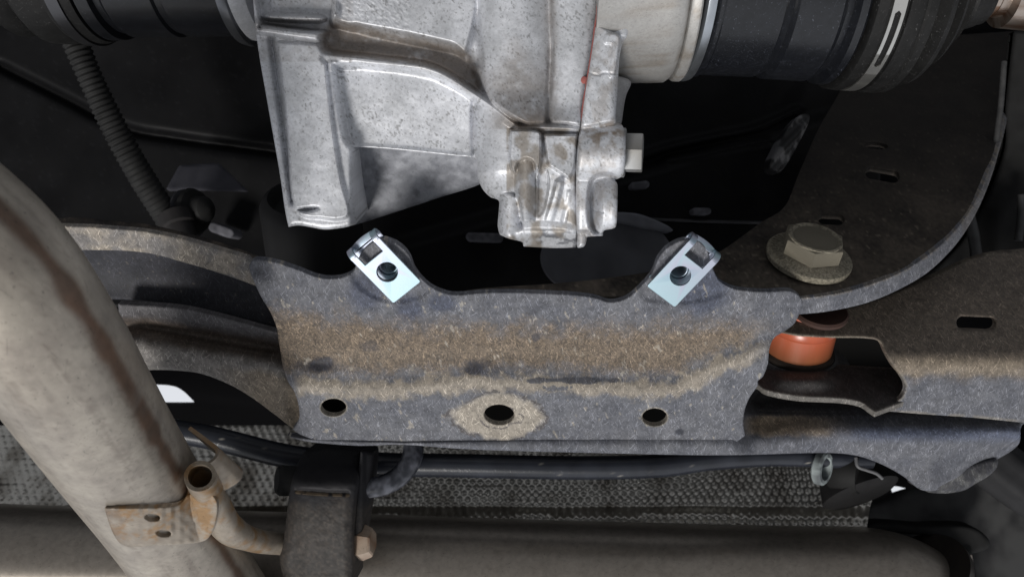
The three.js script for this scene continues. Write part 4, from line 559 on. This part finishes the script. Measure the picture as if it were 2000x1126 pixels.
// ================================================================ anti-roll bar
{
  const t = thing('anti_roll_bar', 'blue black anti-roll bar running behind the subframe above the heat shield', 'anti-roll bar');
  part('bar', tube([[-140, 752, -96, 6.6], [0, 786, -94, 6.6], [200, 822, -92, 6.4], [400, 852, -90, 6.2], [570, 892, -86, 6.2], [720, 905, -84, 6.1], [900, 909, -84, 6.1], [1150, 913, -84, 6.1], [1290, 909, -84, 6], [1390, 897, -84, 5.6], [1500, 891, -84, 5.2], [1580, 892, -84, 5.2], [1700, 897, -90, 5.2]], { seg: 260, radial: 40, color: (u, th, x, y, z) => { const n = fbm(x / 8, y / 8, z / 8, 4), s = noise(x * 1.2, y * 1.2, z * 1.2); let c = mix3(C(24, 26, 31), C(48, 51, 59), n); if (s > 0.9) c = mix3(c, C(150, 146, 138), sstep(0.9, 0.97, s)); return c; } }), M.paint, t);
  part('bush_ring', lathe(W(1604, 913, -78), [0.74, -0.1, 0.66], [[-2, 6], [-2, 7.8], [-1, 8.8], [2, 8.8], [3, 7.8], [3, 6], [-2, 6]], { color: (x, y, z) => mix3(C(148, 156, 156), C(88, 92, 94), sstep(0.3, 0.7, fbm(x / 4, y / 4, z / 4, 3))) }), M.satin, t);
  part('bush', lathe(W(1646, 912, -96), [0.8, -0.1, 0.58], [[-5, 0.1], [-5, 12], [-3, 13], [4, 13.6], [10, 12], [10, 0.1]], { color: rubberBlack }), M.rubber, t);
}
// ================================================================ dimpled heat shield
{
  const t = thing('heat_shield', 'dimpled aluminium heat shield between anti-roll bar and rear exhaust pipe', 'heat shield');
  const base = plane([0, 0.62, 0.785], [1000, 1000, -128]);
  const d = S([[-400, 780, 1], [1500, 800, 1], [1680, 850], [1715, 930], [1700, 990], [1690, 1060, 1], [-400, 1060, 1]]);
  const v3 = [0, 0.785, -0.62];
  part('sheet', sheet({ box: [-60, 830, 1730, 1050], d, cell: 2.3, thick: 0.8, round: 0.6, dir: [0, -0.5, -0.86], z: (px, py) => {
    let z = base(px, py); z += 4 * (fbm(px / 70, py / 40, 3, 3) - 0.5) + 8 * Math.sin(px / 210) * sstep(1010, 900, py) * 0.6 + 7 * Math.exp(-(((py - 1000) / 16) ** 2)) * 0; z += -6 * sstep(985, 1010, py);
    const w = W(px, py, z), u = w[0], v = w[1] * v3[1] + w[2] * v3[2], a = 4.6, b = 3.98; let row = Math.round(v / b), best = 9; for (let r = row - 1; r <= row + 1; r++) { const off = (r & 1) ? a / 2 : 0, cx = Math.round((u - off) / a) * a + off; best = Math.min(best, Math.hypot(u - cx, v - r * b)); }
    return z + 1.3 * Math.exp(-((best / 1.3) ** 2));
  }, color: (x, y, z) => mix3(C(180, 177, 170), C(124, 119, 111), sstep(0.4, 0.75, fbm(x / 14, y / 14, z / 14, 4))) }), M.shield, t);
}
// ================================================================ exhaust: rear pipe
const steelCol = (x, y, z) => { const n = fbm(x / 16, y / 16, z / 16, 4), f = fbm(x / 3, y / 3, z / 3, 4); return mix3(mix3(C(146, 139, 130), C(136, 129, 120), n), C(120, 112, 103), 0.35 * sstep(0.52, 0.7, f)); };
{
  const t = thing('exhaust_pipe', 'grey steel exhaust pipe lying level along the bottom edge', 'exhaust pipe');
  part('pipe', tube([[-200, 1078, -104, 27.5], [200, 1092, -104, 27.5], [740, 1108, -104, 28], [1200, 1122, -106, 28], [1560, 1128, -108, 27.5], [1720, 1132, -112, 27], [1800, 1165, -118, 26], [1830, 1230, -124, 26], [1840, 1330, -130, 26]], { seg: 420, radial: 128, color: (u, th, x, y, z) => steelCol(x, y, z), cap: [1, 1] }), M.hot, t);
  part('clamp_ring', tube([[1788, 1128, -112, 31], [1796, 1138, -113, 31]], { seg: 6, radial: 64, color: (u, th, x, y, z) => mix3(C(46, 42, 40), C(64, 58, 54), fbm(x / 4, y / 4, z / 4, 3)) }), M.steel, t);
}
// a bent strip of steel: its near edge along points [px, py, depth], swept by a vector in mm
function ribbon(edge, d, tk, color) {
  const c = new THREE.CatmullRomCurve3(edge.map(p => V(...p))), n = 90, m = 14, pos = [], nor = [], col = [], uv = [], idx = [], dv = new THREE.Vector3(...d), L = c.getLength();
  for (const sd of [1, -1]) { const b = pos.length / 3;
    for (let i = 0; i <= n; i++) { const p = c.getPointAt(i / n), tg = c.getTangentAt(i / n), nn = new THREE.Vector3().crossVectors(tg, dv).normalize(); for (let j = 0; j <= m; j++) { const q = p.clone().addScaledVector(dv, j / m).addScaledVector(nn, sd * tk / 2); pos.push(q.x / 1000, q.y / 1000, q.z / 1000); nor.push(nn.x * sd, nn.y * sd, nn.z * sd); col.push(...color(q.x, q.y, q.z)); uv.push(i / n * L / 60, j / m * dv.length() / 60); } }
    for (let i = 0; i < n; i++) for (let j = 0; j < m; j++) { const a = b + i * (m + 1) + j, e = a + m + 1; sd > 0 ? idx.push(a, e, a + 1, e, e + 1, a + 1) : idx.push(a, a + 1, e, e, a + 1, e + 1); } }
  const half = (n + 1) * (m + 1), q = pos.length / 3, dn = dv.clone().normalize();
  for (const j of [0, m]) { const b = pos.length / 3; for (let i = 0; i <= n; i++) for (const s of [0, half]) { const k = (s + i * (m + 1) + j) * 3; pos.push(pos[k], pos[k + 1], pos[k + 2]); const sg = j ? 1 : -1; nor.push(dn.x * sg, dn.y * sg, dn.z * sg); col.push(col[k], col[k + 1], col[k + 2]); uv.push(0, 0); } for (let i = 0; i < n; i++) { const a = b + i * 2; j ? idx.push(a, a + 2, a + 1, a + 1, a + 2, a + 3) : idx.push(a, a + 1, a + 2, a + 1, a + 3, a + 2); } }
  return pack(pos, nor, col, uv, idx);
}
// ================================================================ exhaust: front pipe with hanger bracket and rod
{
  const t = thing('exhaust_pipe', 'tan stained steel exhaust pipe slanting down the left edge', 'exhaust pipe');
  const P = [[-330, 250, 120, 23.5], [-150, 400, 122, 23.8], [-20, 520, 116, 24], [90, 672, 98, 24], [160, 780, 72, 24], [232, 890, 38, 24], [300, 990, 4, 24], [360, 1080, -22, 24], [420, 1170, -40, 24], [500, 1290, -60, 24]];
  const ringAt = (() => { // the weld seam's place round the pipe
    const c = new THREE.CatmullRomCurve3(P.map(p => V(p[0], p[1], p[2])), false, 'centripetal'), fr = c.computeFrenetFrames(300, false), tgt = V(168, 604, 92); let best = 1e9, th0 = 0;
    for (let i = 60; i < 200; i += 2) for (let k = 0; k < 180; k++) { const th = k / 180 * Math.PI * 2, q = c.getPointAt(i / 300).addScaledVector(fr.normals[i], Math.cos(th) * 24).addScaledVector(fr.binormals[i], Math.sin(th) * 24); if (q.z < c.getPointAt(i / 300).z + 8) continue; const s = D / (D - q.z) / K, dx = 1000 + q.x * s - 168, dy = 563 - q.y * s - 604, e = dx * dx + dy * dy; if (e < best) { best = e; th0 = th; } }
    return th0; })();
  const SIDE = 1, SEAM = ringAt, turn = a => Math.atan2(Math.sin(a), Math.cos(a));
  const body = tube(P, { seg: 300, radial: 160, color: (u, th, x, y, z) => {
    const a = fbm(x / 9, y / 9, z / 9, 5), ax = fbm(u * 7, th * 13, 7, 4), f = fbm(x * 0.9, y * 0.9, z * 0.9, 3);
    let c = mix3(C(166, 158, 146), C(146, 138, 128), sstep(0.3, 0.7, a * 0.75 + ax * 0.25)); c = mix3(c, C(122, 112, 102), 0.5 * sstep(0.55, 0.7, f * 0.5 + ax * 0.5));
    const seam = Math.abs(turn(th - SEAM)) + (fbm(u * 40, 3, 1, 3) - 0.5) * 0.16; c = mix3(c, mix3(C(112, 84, 66), C(88, 76, 66), fbm(u * 60, th * 6, 3, 3)), 0.95 * sstep(0.2, 0.05, seam) * sstep(0.2, 0.5, fbm(u * 22, 3, 9, 4) + 0.15));
    const scr = Math.abs(turn(th - SEAM + SIDE * 0.85)) ; c = mix3(c, C(188, 178, 166), 0.7 * sstep(0.028, 0.012, scr)); c = mix3(c, C(120, 110, 100), 0.6 * sstep(0.02, 0.008, Math.abs(scr - 0.045)));
    return c; }, cap: [1, 1] });
  part('pipe', body, M.steel, t);
  // bracket
  const brk = (x, y, z) => { const n = fbm(x / 5, y / 5, z / 5, 4), f = fbm(x / 1.6, y / 1.6, z / 1.6, 3); return mix3(mix3(C(168, 158, 144), C(134, 122, 108), n), C(146, 112, 70), 0.85 * sstep(0.46, 0.66, fbm(x / 9 + 3, y / 9, z / 9, 4) * 0.7 + f * 0.3)); };
  const rod = part('hanger_rod', tube([[390, 929, 39, 6.0], [394, 937, 32, 6.1], [404, 958, 21, 6.4], [421, 995, 10, 7.0], [446, 1031, -3, 6.6], [488, 1052, -22, 5.5], [545, 1061, -42, 5.2], [620, 1062, -46, 5.2], [706, 1060, -46, 5.2]], { seg: 150, radial: 40, wallMm: 1.5, color: (u, th, x, y, z) => brk(x, y, z) }), M.steel, t);
  const bp = S([[205, 997], [212, 992], [280, 991], [344, 986], [366, 966], [388, 958], [412, 964], [424, 985], [420, 1022], [408, 1048], [391, 1058], [355, 1062], [302, 1065], [249, 1067], [224, 1048]]);
  const b1 = ell(297, 1010, 15, 7, 0.1), b2 = ell(319, 1041, 14.5, 6.5, 0.08);
  const pipeFront = depthOf(body);
  part('hanger_bracket', sheet({ box: [190, 940, 440, 1080], d: (x, y) => Math.max(bp(x, y), -b1(x, y), -b2(x, y)), z: (px, py) => Math.max(pipeFront(px, py) + 2.2, lerp(0, 31 - (py - 960) * 0.2, sstep(280, 380, px))), thick: 2.2, round: 0.9, cell: 1.8, dir: [0, 0.5, -0.86], color: (x, y, z, px, py) => mix3(brk(x, y, z), C(118, 104, 90), 0.6 * sstep(60, 10, px - 200 + (fbm(x / 3, y / 3, 1, 3) - 0.5) * 70)) }), M.steel, t);
  part('bracket_strap', ribbon([[344, 988, 27], [362, 970, 28.5], [366, 942, 29], [374, 920, 29], [398, 908, 28.5], [418, 895, 26], [424, 880, 22], [404, 861, 15], [369, 835, 4]], [6.5, -11, -11], 1.7, brk), M.steel, t);
  part('rod_head', lathe(W(706, 1058, -46), [0.985, 0.03, 0.17], [[-2, 0.1], [-2, 6], [-1, 8.6], [0.5, 8.9], [4.6, 7.2], [5.4, 6.6], [5.8, 5.6], [5.8, 0.1]], { seg: 6, spin: 0.3, crease: 0.35, color: (x, y, z) => mix3(C(176, 158, 140), C(132, 96, 70), sstep(0.45, 0.65, fbm(x / 4, y / 4, z / 4, 4))) }), M.steel, rod);
}
// ================================================================ rubber hanger and its body hook
{
  const t = thing('rubber_hanger', 'dirty black rubber exhaust hanger block at the bottom left of centre', 'exhaust hanger');
  const ra = (x, y, z) => { const n = fbm(x / 8, y / 8, z / 8, 4), f = fbm(x * 1.0, y * 1.0, z, 4); return mix3(mix3(C(46, 44, 43), C(66, 61, 57), n), f > 0.5 ? C(88, 80, 73) : C(34, 33, 32), clamp(Math.abs(f - 0.5) * 1.7)); };
  const clean = (x, y, z, px, py) => mix3(mix3(C(30, 30, 33), C(42, 41, 43), fbm(x / 5, y / 5, z / 5, 3)), ra(x, y, z), sstep(960, 1000, py + 60 * (fbm(x / 6, y / 6, 1, 3) - 0.5)));
  const crease = S([[579, 957], [630, 961], [679, 963]], false);
  part('block', sheet({ box: [535, 860, 735, 1150], d: S([[594, 882, 1], [640, 874], [706, 878, 1], [700, 930], [694, 977], [690, 1040], [692, 1140, 1], [566, 1140], [552, 1120], [546, 1090], [552, 1060], [558, 1020], [566, 956], [578, 910]]), z: (px, py) => { let z = -34 + 4 * Math.sin(clamp((py - 880) / 240) * Math.PI) - 22 * sstep(950, 874, py); const c = crease(px, py), up = py < 960; z -= 1.6 * Math.exp(-c * c / 16) * 1; z -= 2.5 * sstep(610, 560, px); return z + 0.5 * (fbm(px / 12, py / 12, 3, 3) - 0.5); }, thick: 26, round: 5, cell: 1.9, dir: [0, 0, -1], color: (x, y, z, px, py) => { const c = clean(x, y, z, px, py), q = Math.hypot(0, crease(px, py + -4)); return mix3(c, C(140, 122, 100), 0.75 * sstep(4, 1.5, q) * sstep(0.3, 0.5, fbm(x / 2, y / 2, 4, 3))); } }), M.block, t);
  part('side_web', sheet({ box: [685, 870, 740, 1060], d: S([[704, 880, 1], [722, 882], [729, 892], [724, 950], [716, 1010], [708, 1052, 1], [690, 1050, 1], [694, 980]]), z: (px, py) => -40 - (px - 700) * 0.2 - 3 * sstep(706, 716, px), thick: 18, round: 2.4, cell: 1.9, color: clean }), M.block, t);
  part('hook_knob', lathe(W(560, 938, -49), [-0.9, 0.1, 0.4], [[-4, 0.1], [-4, 7], [3, 7.4], [5, 6], [6, 0.1]], { color: (x, y, z) => { const k = 0.013 + 0.02 * fbm(x / 3, y / 3, z / 3, 3); return [k, k, k]; } }), M.rubber, t);
  const h = thing('hanger_hook', 'black painted steel hook rod curving from the rubber hanger under the subframe', 'hook');
  part('rod', tube([[670, 954, -50, 4.9], [722, 952, -51, 4.9], [752, 946, -52, 5], [784, 926, -55, 5], [802, 900, -57, 5.1], [808, 868, -62, 5.1], [808, 800, -70, 5.1]], { seg: 110, radial: 36, color: (u, th, x, y, z) => mix3(C(38, 40, 46), C(84, 86, 94), sstep(0.35, 0.75, fbm(x / 3, y / 3, z / 3, 4))) }), M.paint, h);
}
// ================================================================ right bottom corner
{
  const t = thing('stabiliser_mount', 'dark conical rubber mount under the right end of the subframe arm', 'mount');
  part('cone', lathe(W(1668, 935, -104), [0.25, -0.8, 0.5], [[-18, 0.1], [-18, 15], [-6, 17], [4, 20], [8, 21], [10, 18], [10, 0.1]], { color: (x, y, z) => mix3(C(38, 37, 37), C(22, 22, 23), fbm(x / 5, y / 5, z / 5, 4)) }), M.rubber, t);
  part('wire_clip', tube([[1672, 893, -78, 0.9], [1676, 910, -77, 0.9], [1692, 917, -77, 0.9], [1712, 924, -77, 0.9], [1724, 934, -78, 0.9]], { seg: 40, radial: 10, color: () => C(96, 96, 98) }), M.satin, t);
}
{
  const t = thing('wheel_bay_panel', 'dark grey body panel in the bottom right corner behind the bracket', 'panel');
  const pd = S([[1690, 990, 1], [1760, 960], [1850, 940], [1960, 900, 1], [2120, 860, 1], [2120, 1240, 1], [1660, 1240, 1], [1660, 1030, 1]]);
  part('panel', sheet({ box: [1640, 850, 2130, 1250], d: pd, z: (px, py) => -168 + 10 * Math.sin(px / 130) - 6 * sstep(1750, 1700, px), thick: 4, cell: 5, round: 3, color: (x, y, z) => mix3(C(66, 66, 66), C(40, 40, 41), sstep(0.3, 0.7, fbm(x / 14, y / 14, z / 14, 4))) }), M.dark, t);
}
{
  const t = thing('pipe_bracket', 'black bracket with a small bright bolt end above the exhaust bend', 'bracket');
  part('arm', sheet({ box: [1680, 985, 1950, 1100], d: S([[1690, 1028, 1], [1720, 1020], [1800, 1026], [1850, 1024], [1900, 1028], [1930, 1050], [1932, 1068], [1910, 1078], [1880, 1082], [1850, 1064], [1800, 1044], [1700, 1044, 1]]), z: () => -128, thick: 10, round: 2.5, cell: 2.5, color: (x, y, z) => { const k = 0.010 + 0.012 * fbm(x / 5, y / 5, z / 5, 3); return [k, k, k]; } }), M.dark, t);
  part('bolt_end', lathe(W(1889, 1098, -124), [0.05, -0.96, 0.25], [[-4, 0.1], [-4, 3.4], [2, 3.4], [3, 3], [3.6, 0.1]], { color: (x, y, z) => mix3(C(206, 198, 186), C(140, 124, 108), fbm(x, y, z, 3)) }), M.bare, t);
  part('stud', lathe(W(1894, 1140, -128), [0.05, -0.98, 0.2], [[-10, 4], [14, 4.6], [14, 0.1]], { color: () => [0.012, 0.012, 0.012] }), M.dark, t);
}
{
  const t = thing('tyre', 'black edge of a tyre low at the right edge', 'tyre');
  part('sidewall', tube([[1880, 850, -130, 15], [1960, 920, -130, 15], [2060, 985, -130, 15], [2200, 1050, -130, 15]], { seg: 60, radial: 40, rmod: (u, th) => 1 + 0.05 * Math.cos(th * 7), color: (u, th, x, y, z) => { const k = 0.012 + 0.02 * fbm(x / 8, y / 8, z / 8, 3); return [k, k, k * 1.06]; } }), M.rubber, t);
  t.children[0].geometry.computeVertexNormals();
}
// ================================================================ right edge
{
  const t = thing('wheel_arch_liner', 'black wheel arch liner at the right edge beyond the curved rim', 'liner');
  part('liner', sheet({ box: [1690, 60, 2300, 620], d: S([[1980, 60, 1], [1965, 200], [1960, 300], [1900, 440], [1830, 520], [1700, 600, 1], [2290, 600, 1], [2290, 60, 1]]), z: (px, py) => -140 + (px - 1980) * 0.12 + 5 * Math.sin(px / 18) * sstep(380, 430, py), thick: 5, cell: 4, round: 2, color: (x, y, z) => { const k = 0.010 + 0.016 * fbm(x / 8, y / 8, z / 8, 4); return [k, k, k]; } }), M.dark, t);
  for (const [x0, y0, x1, y1, r] of [[1962, 120, 1946, 280, 1.6], [1890, 408, 1908, 500, 3.2], [1996, 380, 1990, 470, 2.2]])
    part('seam_rib', tube([[x0, y0, -118, r], [(x0 + x1) / 2 + 2, (y0 + y1) / 2, -118, r], [x1, y1, -118, r]], { seg: 24, radial: 14, color: (u, th, x, y, z) => mix3(C(70, 70, 70), C(36, 36, 37), fbm(x / 3, y / 3, z / 3, 3)) }), M.satin, t);
}
{
  const t = thing('body_bracket', 'black stamped bracket with worn pale edges, right of the gearbox behind', 'bracket');
  part('strip', sheet({ box: [1490, 200, 1620, 350], d: S([[1502, 322], [1520, 280], [1548, 238], [1570, 222], [1582, 232], [1560, 280], [1530, 330], [1514, 336]]), z: (px, py) => -150 + 3 * Math.sin((px + py) / 9), thick: 12, round: 2, cell: 2.4, color: (x, y, z, px, py) => mix3([0.012, 0.012, 0.013], C(104, 104, 106), 0.8 * sstep(0.5, 0.66, fbm(x / 3, y / 6, 4, 4))) }), M.satin, t);
}
// ---------------------------------------------------------------- each thing gets its origin at its own base
for (const t of things) {
  if (t.userData.placed) { delete t.userData.placed; t.position.applyQuaternion(UPRIGHT); t.quaternion.premultiply(UPRIGHT); continue; }
  const b = new THREE.Box3(), all = new Set();
  t.traverse(o => { if (o.geometry && !all.has(o.geometry)) { all.add(o.geometry); o.geometry.applyQuaternion(UPRIGHT); o.geometry.computeBoundingBox(); b.union(o.geometry.boundingBox); } });
  const c = new THREE.Vector3((b.min.x + b.max.x) / 2, b.min.y, (b.min.z + b.max.z) / 2);
  for (const g of all) g.translate(-c.x, -c.y, -c.z);
  t.position.copy(c);
}
renderer.render(scene, camera);
